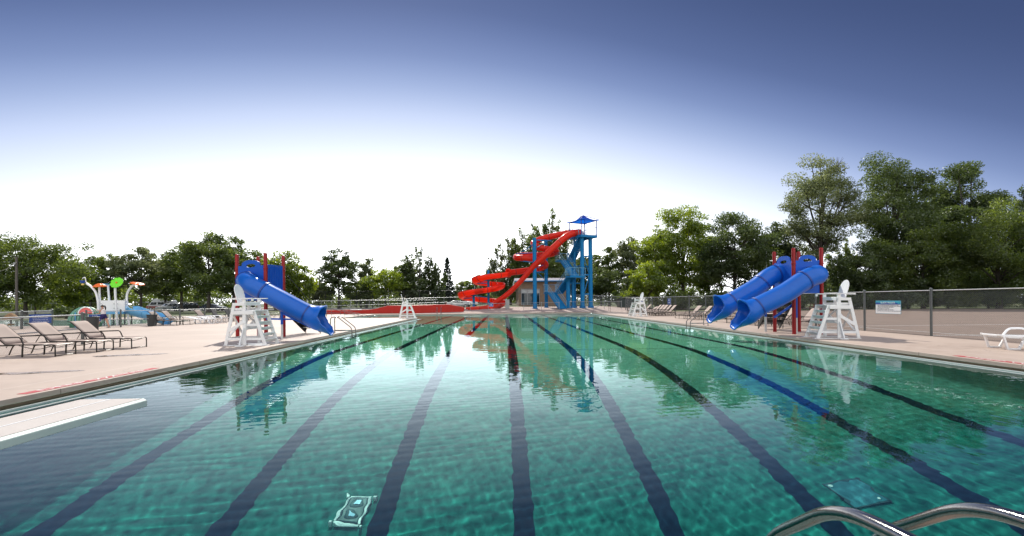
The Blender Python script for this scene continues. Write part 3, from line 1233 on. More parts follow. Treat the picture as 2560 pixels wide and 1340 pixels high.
# long handrails of the ramp into the shallow arm
t = thing('ramp_handrail', (-15.0, 50, 0), 0, 'long thin steel handrails sloping down the ramp into the shallow arm', 'handrail')
for k, dy in enumerate((0, 1.3)):
    pa, pb = V(-4.2, -1.6 + dy, .95), V(2.6, -4.6 + dy, -.05)
    mid = pa.lerp(pb, .28)
    mid.z = .82
    MB().tube(rounded([(pa.x, pa.y, 0), tuple(pa), tuple(mid), tuple(pb), (pb.x, pb.y, -.5)], .12), .022, 8).build('rail', MT['stainless'], t)
    MB().tube([(pa.x, pa.y, .5), (mid.x, mid.y, .42), (pb.x - .6, pb.y + .2, .03)], .016, 8).build('rail', MT['stainless'], t)
    for q in (.18, .42, .66):
        c_ = pa.lerp(pb, q)
        MB().tube([(c_.x, c_.y, -.3 if q > .6 else 0), (c_.x, c_.y, .9 - max(0, q - .2) * 1.05)], .02, 8).build('post', MT['stainless'], t)
t = thing('step_handrail', (12.2, 57.9, 0), 0, 'low steel stair rail at the far right corner of the pool', 'handrail')
for dy in (0, .8):
    MB().tube(rounded([(.0, dy, -.3), (.0, dy, .45), (.9, dy + .2, .95), (2.0, dy + .2, .95), (2.0, dy + .2, 0)], .12), .022, 8).build('rail', MT['stainless'], t)

# ------------------------------------------------------------------ diving board
t = thing('diving_board', (-2.97, -.2, 0), 0, 'white gritty diving board reaching over the water from the left', 'diving board')
BZ = .775
MT['board_top'] = mat('gritty_board_top', (.52, .475, .445), .85, .10, 3, bump=.35, bscale=420, dirt=.25, dcol=(.48, .40, .34))
MT['board_side'] = mat('board_side_paint', (.46, .56, .52), .5, .1, 6, dirt=.55, dcol=(.17, .16, .13))
b = MB()
hw = .255
b.prism([(-hw, -.060), (-hw + .004, -.014), (-hw + .026, .0015), (hw - .026, .0015), (hw - .004, -.014), (hw, -.060)], lambda a, z, d: Vector((a, d, BZ + z)), -1.3, 3.78)
b.build('plank', MT['board_side'], t, bevel=.004)
MB().box((0, 1.232, BZ + .002), (2 * hw - .056, 5.05, .004)).build('grip_surface', MT['board_top'], t, smooth=False)
MB().box((.0, 1.25, BZ + .0052), (.010, 5.0, .0025)).build('seam', MT['sign_white'], t, smooth=False)
b = MB()
b.box((0, .7, .36), (.62, .5, .72)).box((0, -1.1, .36), (.5, .3, .70))
b.build('stand', MT['concrete_grey'], t, bevel=.02)
b = MB().tube([(-.3, .72, .726), (.3, .72, .726)], .03, 12)
b.build('fulcrum', MT['galv'], t)

# ------------------------------------------------------------------ things on the pool floor
def floor_loc(px, py):
    """follow the refracted ray from the water to the pool floor"""
    q = P(px, py, WZ)
    d = (q - V(0, 0, CAM_H)).normalized()
    hd = V(d.x, d.y, 0)
    si = hd.length / 1.333
    dr = hd.normalized() * si + V(0, 0, -math.sqrt(1 - si * si))
    for _ in range(400):
        q = q + dr * .02
        if q.z < WZ - fdepth(q.y):
            break
    q.z = WZ - fdepth(q.y)
    return q


c_ = floor_loc(884, 1282)
t = thing('pool_cleaner', c_, R(-8), 'rectangular pool cleaner with white edge tubes resting on the pool floor', 'pool cleaner')
t.rotation_euler = (math.atan(.125), 0, R(-6))
t.scale = (.70, .66, .7)
MT['cleaner_body'] = mat('cleaner_body', (.012, .06, .07), .5, .2, 6)
b = MB().box((0, 0, .07), (.42, .74, .05))
b.lathe([(.15, 0), (.12, .015), (.05, .022), (0, .022)], 14, (0, .18, .095)).lathe([(.15, 0), (.12, .015), (.05, .022), (0, .022)], 14, (0, -.16, .095))
b.build('body', MT['cleaner_body'], t, bevel=.02)
for y in (.42, -.42):
    MB().tube([(-.25, y, .07), (.25, y, .07)], .042, 8).build('roller', MT['white_plastic'], t)
for x in (.25, -.25):
    MB().tube([(x, -.37, .085), (x, .37, .085)], .034, 8).build('side_rail', MT['white_plastic'], t)
    for y in (.43, -.43):
        MB().tube([(x + .045 * (1 if x > 0 else -1), y, .06), (x + .10 * (1 if x > 0 else -1), y, .06)], .058, 12).build('wheel', MT['white_plastic'], t)
for y in (.2, -.14):
    MB().box((.02, y, .128), (.11, .09, .012)).build('badge', MT['sky_blue'], t)
for o in t.children:
    o.cycles.is_caustics_receiver = True
c_ = floor_loc(2140, 1235)
t = thing('floor_drain', c_ + V(0, 0, .02), R(4), 'square teal drain cover on the pool floor near the corner handrails', 'drain cover')
MT['drain_rim'] = mat('drain_rim', (.008, .05, .06), .6, .2, 7)
MT['drain'] = mat('drain_cover', (.02, .15, .19), .5, .25, 7)
t.rotation_euler = (math.atan(.125), 0, R(4))
t.scale = (.62, .62, .62)
MB().box((0, 0, .02), (.86, .86, .03)).build('cover', MT['drain'], t, bevel=.008)
b = MB()
for k in range(4):
    a = math.pi / 2 * k
    b.box((.45 * math.cos(a), .45 * math.sin(a), .018), (.04, .98, .036), rz=a)
b.build('rim', MT['drain_rim'], t)
MB().lathe([(.055, 0), (.05, .03), (0, .035)], 12, (-.36, .36, .036)).build('bolt', MT['white_plastic'], t)
MB().lathe([(.03, 0), (.03, .02), (0, .022)], 12, (.3, -.36, .036)).build('bolt', MT['white_plastic'], t)
for o in t.children:
    o.cycles.is_caustics_receiver = True


# ------------------------------------------------------------------ blue tube slides
def shell_tube(path, rad, half, n=22, wall=.022):
    """open or closed trough: half = half-angle from the bottom (pi = closed)"""
    rows = []
    k = len(path)
    for i in range(k):
        a, c = path[max(i - 1, 0)], path[min(i + 1, k - 1)]
        tg = (c - a).normalized()
        side = tg.cross(Vector((0, 0, 1))).normalized()
        u = side.cross(tg)
        row = []
        for j in range(n + 1):
            f = -half[i] + 2 * half[i] * j / n
            row.append(path[i] - u * math.cos(f) * rad[i] + side * math.sin(f) * rad[i])
        rows.append(row)
    return MB().grid(rows)


def ring_at(path, i, r0, r1, w, n=24):
    tg = (path[min(i + 1, len(path) - 1)] - path[max(i - 1, 0)]).normalized()
    q = tg.to_track_quat('Z', 'Y').to_matrix()
    return MB().lathe([(r0, -w), (r1, -w), (r1, w), (r0, w), (r0, -w)], n, path[i], M=q)


def tube_slide(root, pts, r=.385):
    """closed tube, then a flared scoop mouth that opens at the top"""
    path = spline([Vector(p) for p in pts], 12)
    k = len(path)
    ln = [0.0]
    for i in range(1, k):
        ln.append(ln[-1] + (path[i] - path[i - 1]).length)
    cut = max(i for i in range(k) if ln[-1] - ln[i] > 1.12)
    pi_ = math.pi
    shell_tube(path[:cut + 1], [r] * (cut + 1), [pi_ * .9999] * (cut + 1)).build('tube', MT['blue_plastic'], root, solid=.02, ang=50)
    m = path[cut:]
    ml = [x - ln[cut] for x in ln[cut:]]
    tot = ml[-1]

    def frame(s_):
        s_ = min(max(s_, 0), tot - 1e-4)
        i = max(j for j in range(len(ml) - 1) if ml[j] <= s_)
        q = (s_ - ml[i]) / (ml[i + 1] - ml[i])
        c = m[i].lerp(m[i + 1], q)
        tg = (m[min(i + 2, len(m) - 1)] - m[max(i - 1, 0)]).normalized()
        side = tg.cross(Vector((0, 0, 1))).normalized()
        return c, side, side.cross(tg)
    kn = [(0, 1.0), (.55, .99), (.95, .88), (1.30, .66), (1.75, .50), (2.3, .50), (2.75, .57), (pi_, .60)]

    def send(f):
        f = abs(f)
        for (f0, e0), (f1, e1) in zip(kn, kn[1:]):
            if f <= f1 + 1e-6:
                q = (f - f0) / (f1 - f0)
                q = q * q * (3 - 2 * q)
                return (e0 + (e1 - e0) * q) * tot
        return kn[-1][1] * tot
    nf, ni = 44, 14
    fs_ = [-pi_ * .9999 + 2 * pi_ * .9999 * j / nf for j in range(nf + 1)]
    rows = []
    for i in range(ni + 1):
        row = []
        for f in fs_:
            e = send(f)
            s_ = e * i / ni
            c, side, u = frame(s_)
            x = s_ / tot
            flare = .115 * min(1, x / .40) ** 1.3 + .055 * (i / ni) ** 5 + .05 * max(0, x - .5)
            rr_ = r * 1.01 + flare
            row.append(c - u * math.cos(f) * rr_ + side * math.sin(f) * rr_)
        rows.append(row)
    MB().grid(rows).build('slide_mouth', MT['blue_plastic'], root, solid=.026, ang=70)
    MB().tube(rows[-1][:-1], .030, 8, closed=True).build('rim', MT['blue_plastic'], root)
    i0 = 12 if k > 70 else 5
    for i in (i0, (cut + i0) // 2, cut):
        ring_at(path, i, r - .005, r + .038, .03).build('joint_ring', MT['joint_blue'], root)
    return path


MT['joint_blue'] = mat('joint_blue', (.006, .045, .26), .4, .1)


def arch_panel(root, c, rz, w, z0, z1, hump, mname='blue_panel', name='entrance_panel'):
    """panel with an arched top and an oval grab hole"""
    out = [(-w / 2, z0), (w / 2, z0), (w / 2, z1)]
    for k in range(13):
        a = math.pi * k / 12
        out.append((w * .36 * math.cos(a), z1 + hump * (math.sin(a) ** .7 if math.sin(a) > 0 else 0)))
    out.append((-w / 2, z1))
    hole = [(.0 + w * .19 * math.cos(-2 * math.pi * k / 14), z1 + .0 + .075 * math.sin(-2 * math.pi * k / 14)) for k in range(14)]
    top = max(range(len(out)), key=lambda i: out[i][1] - abs(out[i][0]))
    h0 = max(range(14), key=lambda i: hole[i][1])
    hh = hole[h0:] + hole[:h0] + [hole[h0]]
    poly = out[:top + 1] + hh + out[top:]
    cs, sn = math.cos(rz), math.sin(rz)
    cc = Vector(c)
    MB().prism(poly, lambda a, z, d: cc + Vector((a * cs - d * sn, a * sn + d * cs, z)), -.02, .02).build(name, MT[mname], root, smooth=False, fix=False)


def bar_panel(root, c, rz, w, z0, z1):
    m = Matrix.Rotation(rz, 3, 'Z')
    b = MB()
    cc = Vector(c)
    for z in (z0, z1):
        b.beam(cc + m @ Vector((-w / 2, 0, z)), cc + m @ Vector((w / 2, 0, z)), .045, .05)
    for x in (-w / 2, w / 2):
        b.beam(cc + m @ Vector((x, 0, z0 + .025)), cc + m @ Vector((x, 0, z1 - .025)), .045, .05, up=(0, 1, 0))
    b.box(cc + Vector((0, 0, (z0 + z1) / 2)), (w - .06, .014, z1 - z0 - .06), M=m)
    n = 9
    for k in range(n):
        x = -w / 2 + w * (k + .5) / n
        b.beam(cc + m @ Vector((x, -.02, z0 + .05)), cc + m @ Vector((x, -.02, z1 - .05)), .03, .026, up=(1, 0, 0))
    b.build('barrier_panel', MT['blue_panel'], root, bevel=.004)


def red_post(root, x, y, h):
    r = .075
    MB().lathe([(r, 0.0), (r, h - .05), (r * .9, h - .015), (r * .5, h), (0, h + .004)], 16, (x, y, 0)).build('post', MT['red_post'], root)
    MB().lathe([(r + .004, -.03), (r + .018, -.022), (r + .018, .022), (r + .004, .03)], 16, (x, y, h - .66)).build('collar', MT['red_post'], root)


def steps(root, base, d, w, z, run, n=6):
    """perforated metal stair: base = top edge centre, d = direction down"""
    d = Vector(d).normalized()
    s = Vector((-d.y, d.x, 0))
    b = MB()
    for k in range(n):
        q = (k + .5) / n
        c = Vector(base) + d * run * q
        ang = math.atan2(d.y, d.x)
        b.box((c.x, c.y, z * (1 - (k + 1) / (n + 1))), (run / n * .95, w, .035), rz=ang)
        b.box((c.x + d.x * -.1, c.y + d.y * -.1, z * (1 - (k + 1) / (n + 1)) + z / (n + 1) * .45), (.012, w, z / (n + 1) * .6), rz=ang)
    b.build('stair_tread', MT['black_mesh'], root)
    b = MB()
    for e in (-1, 1):
        o = s * (w / 2 + .02) * e
        p0, p1 = Vector(base) + o, Vector(base) + d * run + o
        b.beam((p0.x, p0.y, z - .08), (p1.x, p1.y, .12), .03, .2)
        b.tube(rounded([(p0.x, p0.y, z + .9), (p1.x, p1.y, .95), (p1.x, p1.y, 0)], .1), .018, 8)
    b.build('stair_stringer', MT['black_mesh'], root)


# single slide on the left
t = thing('tube_slide', (-10.4, 20.2, 0), 0, 'blue tube slide on four red posts with its mouth over the left pool edge', 'water slide', 'blue tube slides at the pool edge')
c0 = V(-10.4, 20.2, 0)
rz0 = R(-18)
m3 = Matrix.Rotation(rz0, 3, 'Z')
A, C_ = V(-11.28, 19.9, 0) - c0, V(-9.83, 19.42, 0) - c0
B_, D_ = V(-10.93, 20.95, 0) - c0, V(-9.62, 20.55, 0) - c0
for q in (A, B_, C_, D_):
    red_post(t, q.x, q.y, 3.62)
ctr = (A + B_ + C_ + D_) / 4
MB().box((ctr.x, ctr.y, 1.86), (1.40, 1.02, .07), rz=rz0).build('platform', MT['blue_panel'], t, bevel=.01)
arch_panel(t, (A + C_) / 2, rz0, 1.36, 1.62, 3.10, .24)
arch_panel(t, (A + B_) / 2, math.atan2((B_ - A).y, (B_ - A).x), .92, 1.80, 2.55, .12, name='side_panel')
bar_panel(t, (C_ + D_) / 2 + V(0, 0, 0), math.atan2((D_ - C_).y, (D_ - C_).x), 1.0, 2.02, 3.12)
nrm = V(-math.sin(-rz0), -math.cos(rz0), 0)
mid = (A + C_) / 2
tube_slide(t, [mid + V(0, 0, 2.38), mid + V(-.02, -.30, 2.42), V(-10.22, 19.02, 2.27) - c0, V(-9.75, 18.98, 2.03) - c0, V(-9.07, 19.0, 1.66) - c0, V(-8.25, 19.05, 1.20) - c0, V(-7.62, 19.10, .90) - c0, V(-6.90, 19.16, .72) - c0])
b = MB().tube([(1.41, -1.16, .0), (1.41, -1.16, .62)], .045, 10)
b.build('support_foot', MT['lip'], t)
b = MB().tube([(1.41, -1.16, .62), (1.41, -1.16, 1.16)], .05, 10).beam((1.41, -1.16, 1.1), (2.55, -1.1, .5), .06, .08).beam((.7, -1.0, .85), (1.9, -1.12, .82), .05, .07)
b.build('support_bracket', MT['blue_panel'], t)
steps(t, (B_ + D_) / 2 + V(.22, .35, 0), (.42, .9, 0), .95, 1.86, 1.9)

# twin slides on the right
t = thing('tube_slide', (13.0, 19.5, 0), 0, 'pair of blue tube slides sharing four red posts on the right pool edge', 'water slide', 'blue tube slides at the pool edge')
c0 = V(13.0, 19.5, 0)
q1, q2, q3, q4 = (V(12.46, 20.30, 0) - c0, V(12.40, 18.86, 0) - c0, V(13.58, 20.30, 0) - c0, V(13.55, 18.80, 0) - c0)
for q in (q1, q2, q3, q4):
    red_post(t, q.x, q.y, 3.63)
ctr = (q1 + q2 + q3 + q4) / 4
MB().box((ctr.x, ctr.y, 1.95), (1.02, 1.32, .07)).build('platform', MT['blue_panel'], t, bevel=.01)
arch_panel(t, (q2 + q4) / 2, 0, 1.02, 1.72, 3.10, .23)
arch_panel(t, (q1 + q2) / 2, math.pi / 2, 1.30, 1.72, 3.10, .26)
bar_panel(t, (q3 + q4) / 2, math.pi / 2, 1.3, 2.05, 3.1)
mid = (q2 + q4) / 2
tube_slide(t, [mid + V(0, .0, 2.42), mid + V(.02, -.26, 2.44), V(12.92, 18.20, 2.46) - c0, V(12.45, 18.16, 2.28) - c0, V(11.55, 18.2, 1.70) - c0, V(10.62, 18.25, 1.24) - c0, V(10.12, 18.3, .98) - c0, V(9.46, 18.36, .84) - c0])
mid = (q1 + q2) / 2
tube_slide(t, [mid + V(.02, .25, 2.62), mid + V(-.2, .25, 2.60), V(11.85, 19.8, 2.42) - c0, V(11.28, 19.82, 1.98) - c0, V(10.35, 19.86, 1.44) - c0, V(9.85, 19.9, 1.18) - c0, V(9.2, 19.95, 1.03) - c0])
for (x, y, zt) in ((12.62, 19.05, 1.35), (12.16, 20.5, 1.3)):
    MB().tube([(x - 13, y - 19.5, 0), (x - 13, y - 19.5, .68)], .05, 10).build('support_foot', MT['lip'], t)
    b = MB().tube([(x - 13, y - 19.5, .68), (x - 13, y - 19.5, zt + .25)], .055, 10)
    b.beam((x - 13, y - 19.5, zt - .02), (x - 14.2, y - 19.9, zt - .62), .06, .08)
    b.build('support_bracket', MT['blue_panel'], t)
steps(t, (q1 + q3) / 2 + V(.1, .15, 0), (.15, 1, 0), .95, 1.95, 1.9)


# ------------------------------------------------------------------ chain-link fences
def fence(label, pts, h, posts, post_r=.03, wire=.07, wr=.0018, mid=None, bottom=False, col='galv', pcol='galv_dark', wcol='wire', z0=None, cat='fence', rail_r=.021):
    """pts: list of (x,y) corners; posts: list of (x,y)"""
    base = V(pts[0][0], pts[0][1], 0)
    zf = (lambda x, y: 0.0) if z0 is None else z0
    t = thing('chain_link_fence', base, 0, label, cat)
    for x, y in posts:
        z = zf(x, y)
        MB().lathe([(post_r, 0), (post_r, h + .03), (post_r * 1.25, h + .035), (post_r * 1.2, h + .07), (post_r * .6, h + .105), (0, h + .11)], 10, (x - base.x, y - base.y, z)).build('post', MT[pcol], t)
    for zz, nm in [(h, 'top_rail')] + ([(mid, 'mid_rail')] if mid else []) + ([(.06, 'bottom_rail')] if bottom else []):
        MB().tube([(x - base.x, y - base.y, zf(x, y) + zz) for x, y in pts], rail_r, 8).build(nm, MT[col], t)
    b = MB()
    for (xa, ya), (xb, yb) in zip(pts, pts[1:]):
        L = math.hypot(xb - xa, yb - ya)
        dx, dy = (xb - xa) / L, (yb - ya) / L
        hh = h - .02

        def pt(s, z, off):
            x, y = xa + dx * s, ya + dy * s
            return Vector((x - base.x - dy * off, y - base.y + dx * off, zf(x, y) + .02 + z))
        k = -hh
        while k < L:
            for sgn in (1, -1):
                # wire from (k,0) to (k+hh,hh), clipped to 0..L
                s0, s1 = max(k, 0), min(k + hh, L)
                if s1 - s0 > .02:
                    z_0, z_1 = s0 - k, s1 - k
                    if sgn < 0:
                        z_0, z_1 = hh - z_0, hh - z_1
                    p, q = pt(s0, z_0, wr * sgn), pt(s1, z_1, wr * sgn)
                    b.tube([p, q], wr, 3, caps=False)
            k += wire
    b.build('chain_mesh', MT[wcol], t, smooth=False, fix=False)
    return t


fy = [60 - 3.2 * k for k in range(0, 16)]
fy = [y for y in fy if y > 6]
fence('tall chain-link fence running down the right side of the deck beside the court', [(16.72, 7), (16.72, 60)], 1.77,
      [(16.72, 13.98 + 3.22 * k) for k in range(-2, 15)] + [(16.72, 60)], post_r=.042, wire=.07, wr=.0019)
pa, pb = P(-60, 897), P(207, 861)
fence('low chain-link fence right behind the three near tan loungers', [(pa.x, pa.y), (pb.x, pb.y)], 1.12, [(pb.x, pb.y)], post_r=.055, wire=.075, wr=.002, mid=.60)
pa, pb, pc = P(-40, 836), P(54, 823), P(130, 812)
fence('low chain-link fence with thick posts left of the wading pool', [(pa.x, pa.y), (pb.x, pb.y), (pc.x, pc.y)], 1.10, [(pa.x, pa.y), (pb.x, pb.y), (pc.x, pc.y)], post_r=.07, wire=.1, wr=.0022, mid=.66)
fp = [P(*q) for q in ((216, 822), (302, 818), (387, 815), (450, 811), (512, 806.5), (572, 803), (640, 798.5), (700, 795.5))]
fence('low chain-link fence between the deck and the splash play pool', [(p.x, p.y) for p in fp], 1.08, [(p.x, p.y) for p in fp], post_r=.045, wire=.12, wr=.0025, mid=.52)
xs_ = [-88 + 5.4 * k for k in range(0, 15)]
fence('long perimeter chain-link fence in front of the parked cars', [(-92, 88), (-12, 88)], 1.85, [(x, 88) for x in xs_], post_r=.035, wire=.16, wr=.002, wcol='galv_dark', mid=None, rail_r=.028, pcol='galv')
fence('chain-link fence behind the red runout flume', [(-30, 74), (-3, 74)], 1.75, [(-30 + 3 * k, 74) for k in range(10)], post_r=.035, wire=.14, wr=.0018, wcol='galv_dark', mid=.95, z0=gz, pcol='galv', rail_r=.026)
fence('low chain-link fence along the gravel in front of the slide tower', [(-6.3, 60.3), (8.0, 60.3)], 1.0, [(-6.2 + 2.35 * k, 60.3) for k in range(7)], post_r=.03, wire=.16, wr=.0025, z0=gz, pcol='galv')
fence('low chain-link fence right of the blue tower stairs', [(9.3, 60.6), (16.4, 60.6)], 1.05, [(9.4, 60.6), (11.6, 60.6), (14, 60.6), (16.3, 60.6)], post_r=.03, wire=.16, wr=.0025, z0=gz, pcol='galv')
fence('tall black chain-link court fence under the trees left of the flume', [(-50, 112), (-12, 112)], 4.2, [(-50 + 3.8 * k, 112) for k in range(11)], post_r=.085, wire=.30, wr=.0065, rail_r=.045, col='black_mesh', pcol='black_mesh', wcol='black_mesh')
fence('grey panelled fence behind the foot of the slide tower', [(12.5, 78), (21, 78)], 1.9, [(12.5, 78), (15.3, 78), (18.2, 78), (21, 78)], post_r=.05, wire=.09, wr=.006, z0=gz, rail_r=.04)
fence('chain-link fence closing the far right corner of the deck', [(16.72, 60.1), (21, 62.0), (21, 77.9)], 1.7, [(21, 62), (21, 70)], post_r=.035, wire=.2, wr=.003, z0=gz)


# ------------------------------------------------------------------ signs
def sign(label, c, n, w, h, mname, lines, cat='sign', border=None, size=.07, tm='sign_white', group=None, t_=None):
    """flat sign facing horizontal direction n"""
    n = Vector((n[0], n[1], 0)).normalized()
    rz = math.atan2(n.y, n.x) + math.pi / 2
    t = thing('sign', c, rz, label, cat, group)
    b = MB()
    if border:
        MB().box((0, .006, 0), (w + .03, .008, h + .03)).build('border', MT[border], t, smooth=False)
    MB().box((0, 0, 0), (w, .012, h)).build('panel', MT[mname], t, smooth=False)
    for k, (tx, z, s, sxx) in enumerate(lines):
        M_ = Matrix.Translation((0, -.0085, z)) @ Matrix.Rotation(math.pi / 2, 4, 'X')
        text_mesh('lettering', tx, s, MT[tm], M_, t, sx=sxx, extrude=.001)
    return t


# slide rules
pa = At(2221, 767.5, 0)if False else V(16.66, 0, 0)
d1, d2 = ray(2190, 785), ray(2252, 785)
ya, yb = 16.64 * d1.y / d1.x, 16.64 * d2.y / d2.x
yc = (ya + yb) / 2
zc = At(2221, 768, yc).z
w = abs(ya - yb)
t = thing('sign', (16.64, yc, zc), -math.pi / 2, 'white SLIDE RULES notice with a blue wave banner on the right fence', 'sign')
hh = .54
MB().box((0, 0, 0), (w, .012, hh)).build('panel', MT['sign_white'], t, smooth=False)
MB().box((0, .002, 0), (w + .022, .008, hh + .022)).build('border', MT['sign_teal'], t, smooth=False)
MB().box((0, -.008, hh / 2 - .075), (w - .006, .004, .145)).build('banner', MT['sign_teal'], t, smooth=False)
wv = [(-w / 2 + .004, -.148)] + [(-w / 2 + .004 + (w - .008) * k / 24, -.095 + .030 * math.sin(k * .75) + .012 * math.sin(k * 1.9)) for k in range(25)] + [(w / 2 - .004, -.148)]
MB().prism(wv, lambda a, z, d: Vector((a, d, hh / 2 + z)), -.0135, -.0102).build('wave', MT['sign_blue'], t, smooth=False, fix=True)
Mx = lambda x, z: Matrix.Translation((x, -.0155, z)) @ Matrix.Rotation(math.pi / 2, 4, 'X')
text_mesh('title', 'SLIDE RULES', .105, MT['sign_white'], Mx(0, hh / 2 - .075), t, sx=w / .98, extrude=.001)
for k, (tx, z) in enumerate([('1. ONLY ONE PERSON MAY RIDE THE SLIDE AT A TIME.', .085), ('    WAIT AT THE BOTTOM OF THE STAIRS UNTIL THE PERSON', .040),
                             ('    IN FRONT OF YOU ENTERS THE WATER.', -.005), ('2. NO STOPPING ON THE SLIDE.', -.058), ('3. NO GOGGLES ALLOWED ON THE SLIDE.', -.110),
                             ('4. YOU MUST GO DOWN SLIDE FEET FIRST, ON YOUR BACK.', -.165)]):
    M_ = Matrix.Translation((-w / 2 + .05, -.0085, z)) @ Matrix.Rotation(math.pi / 2, 4, 'X')
    text_mesh('lettering', tx, .040, MT['ink'], M_, t, align='LEFT', sx=w / .98 * .88, extrude=.001)

for px, y0, y1, lb in ((1677, 746, 761, 'small blue NO DIVING plate on the right fence above the far tan loungers'), (1606.5, 748, 759, 'small blue plate half hidden by the distant right lifeguard chair')):
    Y = 16.66 / ((px - 1249) / F_PX)
    za, zb = At(px, y1, Y).z, At(px, y0, Y).z
    hh = abs(zb - za)
    sign(lb, (16.66, Y, (za + zb) / 2), (-1, -.0), .85, hh, 'sign_blue', [('NO', hh * .2, .28, 1), ('DIVING', -hh * .22, .18, 1)], border='sign_white', group='small blue NO DIVING plates')
c_ = At(1228, 763, 60.24)
sign('blue NO DIVING plate on the low fence before the red flume', c_, (0, -1), .50, .36, 'sign_blue', [('NO', .08, .16, 1), ('DIVING', -.08, .12, 1)], border='sign_white', group='small blue NO DIVING plates')
p0, p1 = P(54, 823), P(130, 812)
k = .58
c_ = p0.lerp(p1, k)
d = (p1 - p0).normalized()
nn = V(d.y, -d.x, 0)
nn = V(.62, -.78, 0)
c_ = At(101, 797, 30.6)
sign('wide blue notice with white lines on the fence left of the wading pool', c_, nn, 1.02, .58, 'sign_blue',
     [('ALL YOUNG CHILDREN', .19, .085, .9), ('SHALL BE WATCHED', .065, .085, .9), ('CHILDREN MUST BE', -.065, .085, .9), ('SUPERVISED BY ADULTS', -.19, .085, .85)])
p0, p1 = P(216, 822), P(302, 818)
d = (p1 - p0).normalized()
nn = V(d.y, -d.x, 0)
c_ = At(236, 795, p0.lerp(p1, .25).y) + nn * .06
sign('blue NO RUNNING plate with white edge behind the first grey bin', c_, nn, .62, .42, 'sign_blue', [('NO', .09, .16, 1.1), ('RUNNING', -.09, .11, 1)], border='sign_white')
c_ = At(613.5, 775.5, 42)
sign('small blue plate on the splash pool fence seen through the left lifeguard chair', c_, (.3, -1), .30, .2, 'sign_blue', [('NO', .0, .12, 1)])


# ------------------------------------------------------------------ bins
def trash_bin(label, loc):
    t = thing('trash_bin', loc, 0, label, 'rubbish bin', 'grey round rubbish bins')
    MB().lathe([(.25, 0), (.26, .02), (.315, .80), (.33, .80), (.335, .86), (.30, .86), (.27, .1), (0, .08)], 20).build('barrel', MT['bin'], t)
    MB().tube([(.345 * math.cos(2 * math.pi * k / 20), .345 * math.sin(2 * math.pi * k / 20), .84) for k in range(20)], .022, 6, closed=True).build('rim', MT['bin'], t)
    return t


tb = trash_bin('tall grey bin beside the blue NO RUNNING plate', P(232, 829))
tb.scale = (.9, .9, .97)
dup(tb, P(380, 815), 0, 'short grey bin at the start of the far left lounger row', sc=(.92, .92, .92))

# ------------------------------------------------------------------ slide tower
def Z3(zx, zy, Y):
    return At(1120 + zx / 4.786, 520 + zy / 4.786, Y)


TB = MT['tower_blue']
ab = V(-.40, .9165, 0)                 # the way the front flights climb
bb = V(.9165, .40, 0)
tz = gz(11, 62)
T0 = V(11.0, 62, tz)
t = thing('slide_tower', T0, 0, 'tall blue steel slide tower with zigzag stairs and a blue shade roof', 'slide tower')


def column(root, c, z1, r=.29, name='column'):
    b = MB().lathe([(r, 0), (r, z1)], 20, c)
    b.lathe([(r + .16, 0), (r + .16, .04), (r + .02, .05), (r + .02, .3)], 20, c)
    for k in range(6):
        a = math.pi / 3 * k
        b.box(c + V((r + .06) * math.cos(a), (r + .06) * math.sin(a), .14), (.16, .03, .24), rz=a)
    return b.build(name, TB, root)


PZ = 10.15 - tz + .25
pc = V(11.85, 62.3, 0) - V(T0.x, T0.y, 0)
c1 = V(11.35, 62.05, 0) - V(T0.x, T0.y, 0)
c2 = c1 + bb * 1.35
c3 = c1 + ab * 1.9
c4 = c2 + ab * 1.9
for c in (c1, c2):
    column(t, c, PZ - .3)
for c in (c3, c4):
    column(t, c, PZ - .3, .17)
for c in (V(9.42, 62.2, 0), V(10.15, 62.6, 0)):
    column(t, c - V(T0.x, T0.y, 0), 4.3 - (0 if c.x > 10 else .05), .24 if c.x > 10 else .30)
b = MB()
for z in (1.9, 4.55, 7.1):
    b.beam(c1 + V(.25, .1, z), c2 - V(.25, .1, -z), .16, .18)
b.beam(c1 + V(.28, .1, 2.1), c2 + V(-.25, -.1, 4.4), .09, .09, up=(0, 1, 0))
b.beam(c1 + V(.28, .1, 6.9), c2 + V(-.25, -.1, 4.8), .09, .09, up=(0, 1, 0))
b.beam(V(9.6, 62.3, 3.4) - V(T0.x, T0.y, 0), c1 + V(-.2, .05, 3.4), .1, .14)
b.beam(c1 + V(0, .2, 5.8), c3 + V(0, -.15, 5.8), .12, .14)
b.beam(c2 + V(0, .2, 5.8), c4 + V(0, -.15, 5.8), .12, .14)
b.build('brace', TB, t)
b = MB()
rz_p = math.atan2(bb.y, bb.x)
pcen = (c1 + c2 + c3 + c4) / 4 + V(.1, -.1, 0)
mp = Matrix.Rotation(rz_p, 3, 'Z')
PW, PD = 2.5, 2.9
b.box(pcen + V(0, 0, PZ - .05), (PW, PD, .10), rz=rz_p)
for s_ in (-1, 1):
    b.box(pcen + mp @ V(s_ * (PW / 2 + .042), 0, 0) + V(0, 0, PZ - .14), (.08, PD + .16, .34), rz=rz_p)
    b.box(pcen + mp @ V(0, s_ * (PD / 2 + .042), 0) + V(0, 0, PZ - .14), (PW, .08, .34), rz=rz_p)
b.build('platform', TB, t)
b = MB()


def rail(b, p, q, h=1.1, n=10, r=.010, mid=True):
    p, q = Vector(p), Vector(q)
    b.tube([p + V(0, 0, h), q + V(0, 0, h)], .028, 6)
    b.tube([p + V(0, 0, .12), q + V(0, 0, .12)], .022, 6)
    for k in range(n + 1):
        c = p.lerp(q, k / n)
        b.tube([c + V(0, 0, .12), c + V(0, 0, h)], r if 0 < k < n else .03, 5)


